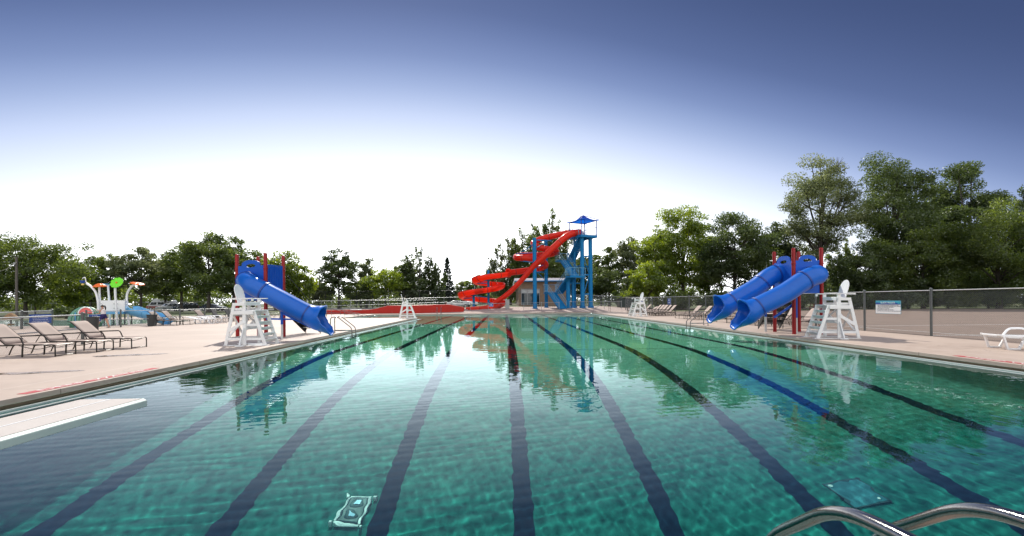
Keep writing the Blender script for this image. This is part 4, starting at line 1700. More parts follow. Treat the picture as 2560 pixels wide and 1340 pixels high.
cn = [pcen + mp @ V(sx * PW / 2, sy * PD / 2, 0) + V(0, 0, PZ) for sx, sy in ((-1, -1), (1, -1), (1, 1), (-1, 1))]
rail(b, cn[0].lerp(cn[1], .02), cn[1], n=12)
rail(b, cn[1], cn[2], n=12)
rail(b, cn[2], cn[3], n=12)
b.build('guard_rail', MT['tower_navy'], t)
for k, (q0, q1) in enumerate(((.30, .48), (.70, .95))):
    p, q = cn[2].lerp(cn[3], 1 - q0), cn[2].lerp(cn[3], 1 - q1)
    b = MB().add([p + V(0, -.05, .35), q + V(0, -.05, .35), q + V(0, -.05, 1.0), p + V(0, -.05, 1.0)], [(0, 1, 2, 3)])
    b.build('notice_board', MT['sign_white'], t, solid=.015)
b = MB()
for c in cn:
    o_ = (c - pcen)
    b.tube([c, c + V(0, 0, 2.05)], .07, 8)
tops = [c + V(0, 0, 2.05) for c in cn]
for k in range(4):
    b.tube([tops[k], tops[(k + 1) % 4]], .055, 6)
apex = pcen + V(.0, 0, PZ + 2.95)
for c in tops:
    e = c + (c - (pcen + V(0, 0, c.z))).normalized() * .75 - V(0, 0, .06)
    b.tube([apex, e], .045, 6)
b.build('canopy_frame', MT['tower_navy'], t)
rows = []
n = 10
MT['canopy'] = leaf_material('blue_shade_fabric', (.02, .07, .42), (.02, .08, .46), .35)
b = MB()
for k in range(4):
    p, q = tops[k], tops[(k + 1) % 4]
    e0 = p + (p - (pcen + V(0, 0, p.z))) * .36
    e1 = q + (q - (pcen + V(0, 0, q.z))) * .36
    rr = []
    for i in range(n + 1):
        s_ = i / n
        row = []
        for j in range(n + 1):
            f = j / n
            base_ = e0.lerp(e1, f)
            inset = math.sin(math.pi * f) * .16
            base_ = base_.lerp(pcen + V(0, 0, base_.z), inset)
            c = apex.lerp(base_, s_)
            c.z -= .34 * math.sin(math.pi * s_) * (1 - .3 * abs(2 * f - 1))
            row.append(c + V(0, 0, .03))
        rr.append(row)
    b.grid(rr)
b.build('shade_canopy', MT['canopy'], t, ang=60)


def flight(root, base, d, w, z0, z1, run, n=13, far_rail=True):
    """closed-riser stair; base = centre of the bottom edge, local to the tower"""
    d = d.normalized()
    s = V(d.y, -d.x, 0)
    b = MB()
    rz = math.atan2(d.y, d.x)
    for k in range(n):
        q = (k + .5) / n
        z = z0 + (z1 - z0) * (k + 1) / n
        c = base + d * run * q
        b.box((c.x, c.y, z - .02), (run / n * 1.08, w, .035), rz=rz)
        e = base + d * run * (k / n)
        b.box((e.x, e.y, z - (z1 - z0) / n / 2 - .02), (.02, w - .005, (z1 - z0) / n - .03), rz=rz)
    b.build('stair_tread', TB, root)
    b = MB()
    for e in (-1, 1):
        o = s * (w / 2 + .035) * e
        p, q = base + o + V(0, 0, z0 + .02), base + d * run + o + V(0, 0, z1 - .02)
        b.beam(p, q, .06, .22)
    b.build('stringer', TB, root)
    b = MB()
    for e in (-1, 1):
        o = s * (w / 2 + .04) * e
        p, q = base + o + V(0, 0, z0 + .1), base + d * run + o + V(0, 0, z1 + .1)
        for h in (.95, .5):
            b.tube([p + V(0, 0, h), q + V(0, 0, h)], .026, 6)
        for k in range(n + 1):
            c = p.lerp(q, k / n)
            b.tube([c, c + V(0, 0, .95)], .008 if k % n else .028, 5)
    b.build('handrail', MT['tower_rail'], root)


MT['tower_rail'] = mat('tower_rail_paint', (.16, .36, .52), .25, .1, 3, metallic=.3)
o0 = V(T0.x, T0.y, 0)
RUN = 2.9
f1 = V(8.45, 60.75, 0) - o0
flight(t, f1, ab, 1.15, -.05, 2.2, RUN)
l1 = f1 + ab * (RUN + .62) + bb * .66
f2 = f1 + ab * RUN + bb * 1.32
flight(t, f2, -ab, 1.15, 2.2, 4.3, RUN)
f3 = f2 - ab * RUN + bb * .60
l2 = f2 - ab * (RUN + .62) + bb * .32
f3 = f2 - ab * RUN + bb * 0.62
flight(t, f3 + V(0, 0, 0), ab, 1.15, 4.3, 6.75, RUN)
f4 = f3 + ab * RUN + bb * 1.32
l3 = f3 + ab * (RUN + .62) + bb * .66
flight(t, f4, -ab, 1.15, 6.75, PZ - .02, RUN)
for c, z, w_, d_ in ((l1, 2.2, 2.55, 1.22), (l2, 4.3, 2.4, 1.22), (l3, 6.75, 2.55, 1.22)):
    b = MB().box((c.x, c.y, z - .1), (w_, d_, .22), rz=rz_p)
    b.build('landing', TB, t)
    b = MB()
    sg = 1 if c is not l2 else -1
    e0 = c + mp @ V(-w_ / 2, sg * d_ / 2, 0) + V(0, 0, z)
    e1 = c + mp @ V(w_ / 2, sg * d_ / 2, 0) + V(0, 0, z)
    rail(b, e0, e1, n=10)
    e2 = c + mp @ V(-w_ / 2, -sg * d_ / 2, 0) + V(0, 0, z)
    rail(b, e0, e2, n=7)
    b.build('guard_rail', MT['tower_rail'], t)

# ------------------------------------------------------------------ red flumes
SR = MT['slide_red']


def seams(root, path, r, step, half=None):
    for i in range(step // 2, len(path) - 2, step):
        tg = (path[i + 1] - path[i - 1]).normalized()
        side = tg.cross(Vector((0, 0, 1))).normalized()
        u = side.cross(tg)
        h = math.pi if half is None else half
        row = [[path[i] + tg * w_ - u * math.cos(f) * (r + .028) + side * math.sin(f) * (r + .028) for w_ in (-.05, .05)] for f in [(-1 + 2 * j / 20) * h for j in range(21)]]
        MB().grid(row).build('seam_flange', MT['slide_seam'], root, solid=.03)


MT['slide_seam'] = mat('flume_flange', (.40, .02, .015), .4, .1)
s1 = [Z3(x, y, Y) for x, y, Y in ((1580, 292, 62.6), (1500, 302, 62.2), (1400, 352, 61.8), (1290, 450, 61.6), (1160, 572, 61.6), (1020, 702, 61.8), (900, 842, 62.0), (780, 968, 62.2), (680, 1056, 62.4), (600, 1108, 62.6), (545, 1135, 62.8))]
o0 = V(s1[-1].x, s1[-1].y, gz(s1[-1].x, s1[-1].y))
t = thing('speed_slide', o0, 0, 'straight red tube slide dropping from the blue tower to the ground', 'water slide')
pa = [p - o0 for p in spline(s1, 8)]
k = len(pa)
rad = [.45 - .12 * min(1, max(0, (i / k - .35) / .25)) for i in range(k)]
shell_tube(pa, rad, [math.pi * .9999] * k, 20).build('tube', SR, t, solid=.02, ang=50)
seams(t, pa[:30], .44, 14)

s2a = [(1590, 300, 64.0), (1500, 292, 64.6), (1400, 305, 65.2), (1260, 335, 65.6), (1140, 362, 65.6), (1055, 395, 65.0), (1022, 425, 64.2), (1060, 462, 63.4), (1150, 487, 63.3), (1240, 500, 63.8), (1298, 520, 64.8),
       (1260, 545, 65.8), (1150, 560, 66.3), (1020, 562, 66.6), (900, 565, 66.4), (825, 578, 65.6), (818, 594, 64.4), (880, 597, 63.5), (990, 604, 63.1), (1095, 628, 63.2), (1165, 668, 64.0), (1150, 705, 65.4), (1050, 730, 66.0), (930, 750, 65.8), (800, 767, 65.2), (715, 778, 64.6)]
s2b = [(715, 778, 64.6), (600, 793, 63.9), (450, 812, 63.4), (345, 840, 64.1), (335, 868, 65.6), (400, 884, 66.8), (520, 894, 67.0), (615, 903, 66.4), (632, 925, 65.0), (560, 950, 63.8), (400, 975, 63.2), (250, 1000, 63.2), (172, 1025, 64.0), (178, 1052, 65.6),
       (260, 1068, 66.8), (400, 1082, 67.0), (540, 1096, 66.6), (640, 1115, 65.4), (630, 1143, 64.0), (520, 1172, 62.8), (380, 1192, 62.0), (225, 1202, 61.4)]
p2a = [Z3(*q) for q in s2a]
p2b = [Z3(*q) for q in s2b]
o0 = V(p2b[8].x - 2, p2b[8].y, gz(p2b[8].x, p2b[8].y))
t = thing('spiral_flume', o0, 0, 'winding red and orange water slide spiralling down left of the blue tower', 'water slide')
pa = [p - o0 for p in spline(p2a, 7)]
shell_tube(pa, [.42] * len(pa), [math.pi * .9999] * len(pa), 20).build('tube', SR, t, solid=.02, ang=50)
seams(t, pa, .42, 16)
pb = [p - o0 for p in spline(p2b, 8)]
shell_tube(pb, [.56] * len(pb), [1.82] * len(pb), 18).build('open_flume', SR, t, solid=.035, ang=50)
seams(t, pb, .57, 14, 1.82)
ring_at(pa, len(pa) - 2, .40, .64, .12).build('collar', SR, t)
b = MB()
for sgn in (-1, 1):
    pr = []
    for i in range(len(pb)):
        tg = (pb[min(i + 1, len(pb) - 1)] - pb[max(i - 1, 0)]).normalized()
        side = tg.cross(Vector((0, 0, 1))).normalized()
        u = side.cross(tg)
        pr.append(pb[i] - u * math.cos(1.82) * .56 + side * math.sin(1.82) * .56 * sgn)
    b.tube(pr, .035, 6)
b.build('rolled_edge', SR, t)


def sup_col(root, px, ytop, ybase, Y, r, o0):
    c, d = At(px, ybase, Y), At(px, ytop, Y)
    z0 = gz(c.x, c.y)
    b = MB().lathe([(r, 0), (r, d.z - z0)], 18, V(c.x, c.y, z0) - o0)
    b.lathe([(r + .14, 0), (r + .14, .05), (r + .03, .06), (r + .03, .3)], 18, V(c.x, c.y, z0) - o0)
    b.build('support_column', TB, root)
    return V(c.x, c.y, z0) - o0


ca = sup_col(t, 1337.6, 595, 771, 61.9, .27, o0)
cb = sup_col(t, 1366, 600, 768, 65.4, .25, o0)
cc = sup_col(t, 1221.5, 675, 766, 65.2, .17, o0)
cd = sup_col(t, 1184.5, 736, 766, 64.4, .18, o0)
b = MB()


def arm(zx0, zy0, Y0, zx1, zy1, Y1, w=.12):
    b.beam(Z3(zx0, zy0, Y0) - o0, Z3(zx1, zy1, Y1) - o0, w, w)


arm(1065, 380, 62.1, 1235, 392, 63)
arm(1065, 385, 62.1, 1150, 395, 65.2)
arm(1020, 535, 62, 815, 548, 64.6)
arm(1020, 435, 62, 880, 530, 63.6, .09)
arm(1070, 470, 62, 1185, 400, 65.2, .08)
arm(860, 632, 63.8, 1020, 648, 62)
arm(1070, 765, 62, 1150, 768, 65.2)
arm(1075, 775, 62, 1150, 850, 65.2, .08)
arm(1075, 715, 62, 1160, 672, 64, .08)
arm(500, 835, 65, 700, 828, 65)
arm(485, 900, 65, 330, 902, 65)
arm(495, 850, 65, 395, 898, 65, .07)
arm(310, 1075, 64.3, 190, 1080, 64.8)
arm(485, 1070, 65, 300, 1045, 65)
arm(325, 1045, 64.2, 380, 1090, 66, .06)
arm(480, 1130, 65.2, 600, 1150, 64.4)
b.build('support_arm', TB, t)
b = MB()
for zx, zy, Y in ((620, 1160, 64.0), (500, 1185, 62.8)):
    p = Z3(zx, zy, Y)
    g_ = gz(p.x, p.y)
    b.box((p.x - o0.x, p.y - o0.y, (g_ + p.z) / 2 - o0.z), (.18, .18, max(.1, p.z - g_)))
b.build('ground_strut', TB, t)

# run-out trough along the ground
t = thing('runout_flume', (-14, 60.2, gz(-14, 60)), 0, 'long low red run-out trough of the water slide along the far pool edge', 'water slide')
b = MB()
hx = [(-9.3, .50), (-3.1, .52), (-2.2, .62), (-.55, 1.02), (7.3, 1.12), (9.3, .72)]
for y in (-.62, .62):
    b.prism([(-9.3, .06)] + hx + [(9.3, .06)], lambda a, z, d, y=y: Vector((a, y + d, z)), -.035, .035)
b.build('side_wall', MT['runout_red'], t, smooth=False)
b = MB().box((0, 0, .12), (18.6, 1.17, .06))
b.build('trough_floor', MT['runout_red'], t)
for y in (-.62, .62):
    MB().tube([(x, y, z + .01) for x, z in hx], .045, 8).build('rolled_edge', MT['runout_red'], t)
b = MB()
for k in range(7):
    b.box((-7.8 + 2.6 * k, -.672, .27), (.06, .03, .40))
b.build('seam_flange', MT['slide_seam'], t)
MB().box((-4.6, -.66, .595), (1.5, .18, .10)).build('edge_cap', MT['white_plastic'], t, bevel=.03)


# ------------------------------------------------------------------ building by the tower
def brick_material():
    m, N, L, b = new_mat('brown_brick')
    tc = N.new('ShaderNodeTexCoord')
    mp_ = N.new('ShaderNodeMapping')
    mp_.inputs['Rotation'].default_value = (math.pi / 2, 0, 0)
    L.new(tc.outputs['Object'], mp_.inputs[0])
    br_ = N.new('ShaderNodeTexBrick')
    br_.inputs['Scale'].default_value = 4
    br_.inputs['Color1'].default_value = (.23, .155, .095, 1)
    br_.inputs['Color2'].default_value = (.17, .11, .07, 1)
    br_.inputs['Mortar'].default_value = (.24, .20, .17, 1)
    br_.inputs['Mortar Size'].default_value = .012
    L.new(mp_.outputs[0], br_.inputs[0])
    n1 = noise(N, L, tc.outputs['Object'], .8, 6)
    L.new(mixc(N, L, remap(N, L, n1, .4, .7, 0, .35), br_.outputs[0], (.12, .08, .055)), b.inputs['Base Color'])
    b.inputs['Roughness'].default_value = .85
    return m


MT['brick'] = brick_material()
bz = gz(6, 78)
t = thing('pool_building', (7.6, 83, bz), 0, 'brown brick building with a white roof edge and a glazed front behind the slide', 'building')
b = MB()
x0, x1, y0, y1 = -4.3, 4.6, -5, 9
b.box(((x0 - .0 + -3.9) / 2, y0 + .15, 1.75), (.4, .3, 3.5))
b.box(((-.7 + x1) / 2, y0 + .15, 1.75), (x1 + .7, .3, 3.5))
b.box(((x0 + x1) / 2, y0 + .15, 3.9), (x1 - x0, .3, .8))
b.box(((-3.9 - .7) / 2, y0 + .15, 3.25), (3.2, .3, .5))
b.box(((-3.9 - .7) / 2, y0 + .15, .1), (3.2, .3, .2))
b.box((x0 + .15, (y0 + .3 + y1) / 2, 2.15), (.3, y1 - y0 - .3, 4.3))
b.box((x1 - .15, (y0 + .3 + y1) / 2, 2.15), (.3, y1 - y0 - .3, 4.3))
b.box(((x0 + x1) / 2, y1 - .15, 2.15), (x1 - x0 - .6, .3, 4.3))
b.build('wall', MT['brick'], t, smooth=False)
MB().box((x0 + .2, y0 - .012, 2.5), (.36, .02, .5)).build('dark_band', MT['galv_dark'], t)
fr = MB()
for x in (-3.86, -2.82, -1.78, -.74):
    fr.box((x, y0 - .02, 1.6), (.08, .08, 2.72))
for z in (.26, 2.25, 2.93):
    fr.box((-2.3, y0 - .02, z), (3.2, .07, .08))
w_ = fr.build('storefront_frame', MT['galv'], t, smooth=False)
MB().box((-2.3, y0 + .06, 1.25), (3.1, .03, 1.95)).build('glass', MT['glass_dark'], w_, smooth=False)
MT['transom'] = mat('frosted_transom', (.35, .38, .38), .3, .1)
MB().box((-2.3, y0 + .06, 2.6), (3.1, .03, .62)).build('transom', MT['transom'], w_, smooth=False)
b = MB()
b.prism([(y0 - .7, 4.32), (y0 - .7, 4.78), (y1 + 3, 3.3), (y1 + 3, 2.9)], lambda a, z, d: Vector((d, a, z)), x0 - .75, x1 + .75)
b.build('roof', MT['roof_white'], t, smooth=False)
MB().box(((x0 + x1) / 2, y0 - .72, 4.28), (x1 - x0 + 1.5, .05, .16)).build('fascia', TB, t, smooth=False)

# pavilion under the trees
t = thing('picnic_pavilion', (-21.5, 126, 0), 0, 'tan shingled pavilion roof under the trees behind the black fence', 'pavilion')
MT['shingle'] = mat('tan_shingles', (.33, .25, .17), .85, .2, 3, bump=.3)
b = MB()
b.add([(-5.2, -3.5, 2.5), (5.2, -3.5, 2.5), (5.2, 3.5, 2.5), (-5.2, 3.5, 2.5), (-1.3, 0, 4.1), (1.3, 0, 4.1)], [(0, 1, 5, 4), (1, 2, 5), (2, 3, 4, 5), (3, 0, 4), (3, 2, 1, 0)])
b.build('roof', MT['shingle'], t, smooth=False)
for x in (-4.6, 4.6):
    for y in (-3, 3):
        MB().box((x, y, 1.25), (.2, .2, 2.5)).build('post', MT['wood_pole'], t)

t = thing('utility_pedestal', (1.05, 61.8, gz(1, 61.8)), 0, 'grey concrete pedestal between the flume end and the brick building', 'pedestal')
MB().box((0, 0, .62), (.56, .45, 1.24)).build('body', MT['concrete_grey'], t, bevel=.03)
MB().box((0, 0, 1.27), (.64, .52, .06)).build('cap', MT['concrete_grey'], t, bevel=.01)
t = thing('dumpster', (17.9, 64.5, gz(17.9, 64.5)), 0, 'dark green rubbish skip behind the fence at the far right corner', 'rubbish skip')
MT['skip'] = mat('skip_green', (.018, .030, .026), .6, .2, 3)
b = MB().prism([(-.95, .12), (.95, .12), (1.05, 1.15), (-1.05, 1.3)], lambda a, z, d: Vector((a, d, z)), -.8, .8)
for k in range(5):
    b.box((-.8 + .4 * k, -.83, .62), (.07, .06, .9))
b.build('body', MT['skip'], t, bevel=.02)
MB().prism([(-1.1, 1.3), (1.1, 1.15), (1.1, 1.2), (-1.1, 1.36)], lambda a, z, d: Vector((a, d, z)), -.85, .85).build('lid', MT['black_mesh'], t)
t = thing('picnic_table', (42.2, 59.0, 0), R(-6), 'red brown picnic table under the trees behind the twin slides', 'picnic table')
MT['redwood'] = mat('redwood_stain', (.17, .045, .025), .7, .2, 6)
b = MB()
for k in range(5):
    b.box((0, -.32 + .16 * k, .76), (2.6, .145, .045))
b.build('tabletop', MT['redwood'], t)
for y in (-.75, .75):
    MB().box((0, y, .46), (2.6, .28, .045)).build('bench_seat', MT['redwood'], t)
for x in (-.9, .9):
    b = MB().beam((x, -.3, .73), (x, -.65, 0), .05, .09, up=(1, 0, 0)).beam((x, .3, .73), (x, .65, 0), .05, .09, up=(1, 0, 0)).beam((x + .06, -.85, .41), (x + .06, .85, .41), .05, .09)
    b.build('leg', MT['redwood'], t)


# ------------------------------------------------------------------ vehicles
def car(label, loc, rz, kind, paint):
    """local +x is the front"""
    t = thing('parked_car', loc, rz, label, 'camper van' if kind == 'camper' else 'car', 'vehicles parked behind the fence')
    if kind == 'camper':
        t.name = 'camper_van'
        L, Wd, H = 5.8, 2.1, 2.75
        low = [(-2.9, .45), (2.55, .45), (2.9, .6), (2.88, 1.05), (-2.9, 1.05)]
        MB().prism(low, lambda a, z, d: Vector((a, d, z)), -Wd / 2, Wd / 2).build('lower_body', MT['car_red'], t, bevel=.06)
        up = [(-2.9, 1.055), (2.85, 1.055), (2.45, 1.25), (1.75, 2.0), (1.6, 2.35), (-2.75, 2.35), (-2.9, 2.2)]
        MB().prism(up, lambda a, z, d: Vector((a, d, z)), -Wd / 2, Wd / 2).build('upper_body', paint, t, bevel=.07)
        MB().prism([(-2.7, 2.36), (1.5, 2.36), (1.0, 2.78), (-2.5, 2.78)], lambda a, z, d: Vector((a, d, z)), -Wd / 2 + .12, Wd / 2 - .12).build('raised_roof', paint, t, bevel=.08)
        wins = [[(-2.3, 1.4), (-1.4, 1.4), (-1.4, 2.0), (-2.3, 2.0)], [(-1.1, 1.4), (.2, 1.4), (.2, 2.0), (-1.1, 2.0)], [(.5, 1.35), (1.95, 1.35), (1.55, 2.0), (.5, 2.0)]]
        ws = [(2.38, 1.36), (1.83, 1.93)]
        wx, wr_ = (-1.8, 1.8), .36
    else:
        suv = kind == 'suv'
        Wd = 1.85
        H = 1.72 if suv else 1.43
        if suv:
            prof = [(-2.25, .35), (2.2, .35), (2.3, .55), (2.25, .95), (1.15, 1.08), (.55, 1.62), (.2, H), (-1.95, H - .02), (-2.2, 1.1), (-2.3, .6)]
            wins = [[(-1.95, 1.12), (-1.05, 1.12), (-1.05, 1.58), (-1.85, 1.58)], [(-.97, 1.12), (.0, 1.12), (.0, 1.58), (-.97, 1.58)], [(.08, 1.12), (.92, 1.12), (.42, 1.56), (.08, 1.58)]]
            ws = [(1.10, 1.12), (.58, 1.58)]
        else:
            prof = [(-2.35, .35), (2.3, .35), (2.4, .55), (2.3, .82), (1.15, .95), (.35, 1.40), (-.1, H), (-.95, H - .03), (-1.75, 1.02), (-2.3, .95), (-2.4, .6)]
            wins = [[(-1.5, 1.0), (-.5, 1.0), (-.5, 1.34), (-.95, 1.34)], [(-.42, 1.0), (.85, 1.0), (.25, 1.32), (-.42, 1.34)]]
            ws = [(1.08, .98), (.40, 1.37)]
        MB().prism(prof, lambda a, z, d: Vector((a, d * (1 - .10 * max(0, z - .95) / .6), z)), -Wd / 2, Wd / 2).build('body', paint, t, bevel=.05)
        wx, wr_ = (-1.4, 1.42), .33
    for s_ in (-1, 1):
        for w in wins:
            k = (lambda z: Wd / 2 * (1 - .10 * max(0, z - .95) / .6)) if kind != 'camper' else (lambda z: Wd / 2)
            MB().add([(a, s_ * (k(z) + .006), z) for a, z in w], [(0, 1, 2, 3)]).build('side_window', MT['glass_dark'], t, solid=.008)
        for x in wx:
            wh = MB().tube([(x, s_ * (Wd / 2 - .20), wr_), (x, s_ * (Wd / 2 + .01), wr_)], wr_, 18).build('wheel', MT['tyre'], t)
            MB().tube([(x, s_ * (Wd / 2 + .005), wr_), (x, s_ * (Wd / 2 + .02), wr_)], wr_ * .62, 14).build('rim', MT['rim'], wh)
        xf = max(p[0] for p in (low if kind == 'camper' else prof))
        xr = min(p[0] for p in (low if kind == 'camper' else prof))
        MB().box((xf - .04, s_ * (Wd / 2 - .25), .72), (.10, .34, .14)).build('headlight', MT['sign_white'], t, bevel=.02)
        MB().box((xr + .03, s_ * (Wd / 2 - .18), .85), (.10, .2, .28)).build('taillight', MT['tail'], t, bevel=.02)
    (xa, za), (xb, zb) = ws
    n_ = V(zb - za, 0, xa - xb).normalized() * .008
    MB().add([V(xa, -Wd / 2 + .16, za) + n_, V(xa, Wd / 2 - .16, za) + n_, V(xb, Wd / 2 - .24, zb) + n_, V(xb, -Wd / 2 + .24, zb) + n_], [(0, 1, 2, 3)]).build('windscreen', MT['glass_dark'], t, solid=.01)
    if kind != 'camper':
        MB().add([V(-2.22 if suv else -1.72, -.62, 1.1), V(-2.22 if suv else -1.72, .62, 1.1), V(-2.06 if suv else -1.02, .55, 1.56 if suv else 1.37), V(-2.06 if suv else -1.02, -.55, 1.56 if suv else 1.37)], [(0, 1, 2, 3)]).build('rear_window', MT['glass_dark'], t, solid=.03)
    return t


def paint(name, col):
    return mat(name, col, .25, .03, 2, coat=.6)


MT['car_red'], MT['car_white'] = paint('car_paint_red', (.28, .04, .02)), paint('car_paint_white', (.72, .73, .74))
MT['car_dark'], MT['car_navy'], MT['car_silver'] = paint('car_paint_dark', (.03, .035, .04)), paint('car_paint_navy', (.012, .025, .07)), paint('car_paint_silver', (.42, .44, .45))
MT['tail'] = mat('tail_lamp', (.35, .012, .012), .3, .05)


def xat(px, Y):
    d = ray(px, 760)
    return d.x / d.y * Y


car('white and red camper van with a raised roof in the car park', (xat(404, 112), 112, 0), R(184), 'camper', MT['car_white'])
car('white estate car beside the camper van', (xat(425, 97.5), 97.5, 0), R(-118), 'suv', MT['car_white'])
car('dark car between the white estate car and the navy saloon', (xat(464, 97), 97, 0), R(-110), 'suv', MT['car_dark'])
car('navy blue saloon parked side-on at the right of the car park', (xat(532, 96), 96, 0), R(4), 'sedan', MT['car_navy'])
car('silver car parked behind the red flume spiral', (xat(1145, 92), 92, gz(-8, 92)), R(10), 'sedan', MT['car_silver'])
car('white car partly hidden by the blue flume supports', (xat(1172, 93), 93, gz(-6, 93)), R(-60), 'suv', MT['car_white'])


# ------------------------------------------------------------------ splash play structure
def Z2(zx, zy, Y):
    return At(180 + zx / 8.933, 680 + zy / 8.933, Y)


YS = 34.6
o0 = V(-28.6, YS, 0)
t = thing('splash_play_structure', o0, 0, 'white splash play structure with coloured flowers on bent poles in the wading pool', 'water play structure')
WP = MT['white_plastic']


def bent(pts, r, name='pole', mname='white_plastic'):
    pp = [Z2(*q) - o0 for q in pts]
    if name == 'pole':
        pp[0].z = 0
    MB().tube(spline(pp, 6), r, 12).build(name, MT[mname], t)
    return pp[-1]


bent([(600, 1170, 34), (590, 870, 34), (577, 640, 34), (525, 450, 34), (430, 330, 34), (325, 255, 34)], .072)
bent([(355, 280, 34), (312, 215, 34), (298, 140, 34), (268, 120, 34), (232, 150, 34)], .028, 'hook')
k0 = Z2(238, 222, 34) - o0
b = MB().lathe([(.0, -.09), (.10, -.09), (.185, .09), (.185, .10), (.16, .09), (.09, -.06), (0, -.06)], 18, k0)
bk = b.build('bucket', MT['blue_bucket'] if 'blue_bucket' in MT else MT['sign_blue'], t)
MT['yellow'] = mat('yellow_plastic', (.75, .5, .12), .4, .05)
MB().lathe([(0, -.09), (.085, -.06), (.07, .04), (.0, .05)], 14, k0 + V(0, 0, -.16)).build('counterweight', MT['yellow'], bk)
bent([(680, 1170, 34.2), (640, 850, 34.2), (620, 600, 34.2), (610, 335, 34.2)], .068)
bent([(850, 1170, 36), (832, 650, 36), (815, 450, 36), (806, 285, 36)], .066)
bent([(1012, 1170, 33.6), (985, 800, 33.6), (968, 520, 33.6), (966, 330, 33.6), (985, 235, 33.6)], .072)
bent([(1272, 1160, 34.4), (1240, 850, 34.4), (1224, 560, 34.4), (1255, 430, 34.4), (1330, 325, 34.4), (1405, 262, 34.4)], .070)


def flower(c, r, tilt, rzz, mname, dome=.25, lobes=7, name='flower'):
    m = Matrix.Rotation(rzz, 3, 'Z') @ Matrix.Rotation(tilt, 3, 'X')
    rows = []
    for i in range(9):
        q = i / 8
        row = []
        for j in range(lobes * 6 + 1):
            a = 2 * math.pi * j / (lobes * 6)
            wob = 1 - .09 * q * (1 - abs(math.cos(a * lobes / 2)))
            crease = .035 * q * abs(math.cos(a * lobes / 2))
            row.append(Vector(c) + m @ V(r * q * wob * math.cos(a), r * q * wob * math.sin(a), -dome * r * q * q + crease))
        rows.append(row)
    return MB().grid(rows).build(name, MT[mname], t, solid=.02, ang=60)


flower(Z2(618, 258, 34.2) - o0, .42, R(4), 0, 'orange', .62)
flower(Z2(806, 278, 36) - o0, .40, R(-8), 0, 'sky_blue', .12)
g_ = flower(Z2(993, 235, 33.5) - o0, .43, R(62), R(5), 'green', .10, 9)
MB().lathe([(.06, 0), (.05, .03), (0, .04)], 12, Z2(993, 235, 33.46) - o0, M=Matrix.Rotation(R(90), 3, 'X')).build('hub', MT['orange'], g_)
flower(Z2(1465, 240, 34.4) - o0, .46, R(16), R(70), 'orange', .22)
b = MB()


def panel(p0, p1, z0, z1):
    a, c = Vector(p0) - o0, Vector(p1) - o0
    b.beam((a.x, a.y, (z0 + z1) / 2), (c.x, c.y, (z0 + z1) / 2), .05, z1 - z0)


YP = 34.3
pA, pB, pC, pD, pE = Z2(588, 860, YP + .3), Z2(650, 860, YP - .25), Z2(975, 860, YP - .3), Z2(1180, 860, YP - .25), Z2(1240, 860, YP + .3)
for a, c in ((pA, pB), (pB.lerp(pC, .004), pC), (pC.lerp(pD, .02), pD), (pD, pE)):
    panel(a, c, .98, 1.80)
b.build('wall_panel', WP, t, bevel=.02)
b = MB()
for zx in (660, 945, 1015, 1225):
    for zy in (712, 808):
        p = Z2(zx, zy, YP - .36) - o0
        b.tube([p, p + V(0, -.05, 0)], .03, 8)
b.build('bolt', MT['galv'], t)
MB().prism([((pA - o0).x, .3), ((pB - o0).x, -.42), ((pD - o0).x, -.42), ((pE - o0).x, .3), ((pE - o0).x, 1.6), ((pA - o0).x, 1.6)], lambda a, c, d: Vector((a, c - .3, d)), .80, .96).build('platform', MT['sky_blue'], t)
b = MB()
for zx, yy in ((610, .4), (850, .3), (930, 1.0), (1010, .2), (1180, .6)):
    p = Z2(zx, 900, YP) - o0
    b.tube([(p.x, yy - .3, 0), (p.x, yy - .3, .80)], .05, 8)
b.build('leg', MT['galv_dark'], t)
sl = [Z2(1245, 790, 34.6), Z2(1330, 775, 34.6), Z2(1500, 835, 34.5), Z2(1750, 905, 34.3), Z2(2000, 965, 34.1), Z2(2130, 1020, 34.0), Z2(2190, 1060, 34.0)]
sp = [p - o0 for p in spline(sl, 6)]
for p in sp:
    p.z -= .05
shell_tube(sp, [.52] * len(sp), [1.75] * len(sp), 14).build('slide', MT['sky_blue'], t, solid=.03, ang=60)
b = MB()
for i in (9, 17, 25):
    tg = (sp[i + 1] - sp[i - 1]).normalized()
    side = tg.cross(V(0, 0, 1)).normalized()
    u = side.cross(tg)
    b.tube([sp[i] - u * math.cos(f) * .54 + side * math.sin(f) * .54 for f in [-1.75 + 3.5 * j / 14 for j in range(15)]], .03, 6)
b.build('slide_rib', MT['sky_blue'], t)

# watermelon play dome
MT['melon'] = gravel_material('melon_green', (.02, .16, .085), (.10, .30, .19), 1.6, .1)
MT['melon_red'] = mat('melon_red', (.80, .16, .15), .35, .12, 6)
c_ = V(-28.2, 31.6, 0)
c_.x = xat(214.5, 31.6)
t = thing('watermelon_dome', c_, R(41), 'green watermelon play dome with a pink opening beside the splash structure', 'play feature')
MB().lathe([(.86 * math.cos(a), 1.06 * math.sin(a) + .25) for a in [math.pi / 2 * k / 12 for k in range(13)]] and [(.80, 0), (.86, .25)] + [(.86 * math.cos(math.pi / 2 * k / 10), .25 + 1.10 * math.sin(math.pi / 2 * k / 10)) for k in range(1, 11)], 28).build('shell', MT['melon'], t)
b = MB()
for k in range(10):
    a = math.pi * (k + .5) / 10 + math.pi
    b.tube([(.875 * math.cos(q) * math.cos(a), .875 * math.cos(q) * math.sin(a), .25 + 1.115 * math.sin(q)) for q in [math.pi / 2 * j / 10 for j in range(11)]], [.05, .06, .06, .055, .05, .045, .04, .035, .03, .025, .02], 6)
b.build('rind_stripe', MT['melon_stripe'] if 'melon_stripe' in MT else mat('melon_stripe', (.16, .36, .26), .4, .1), t)
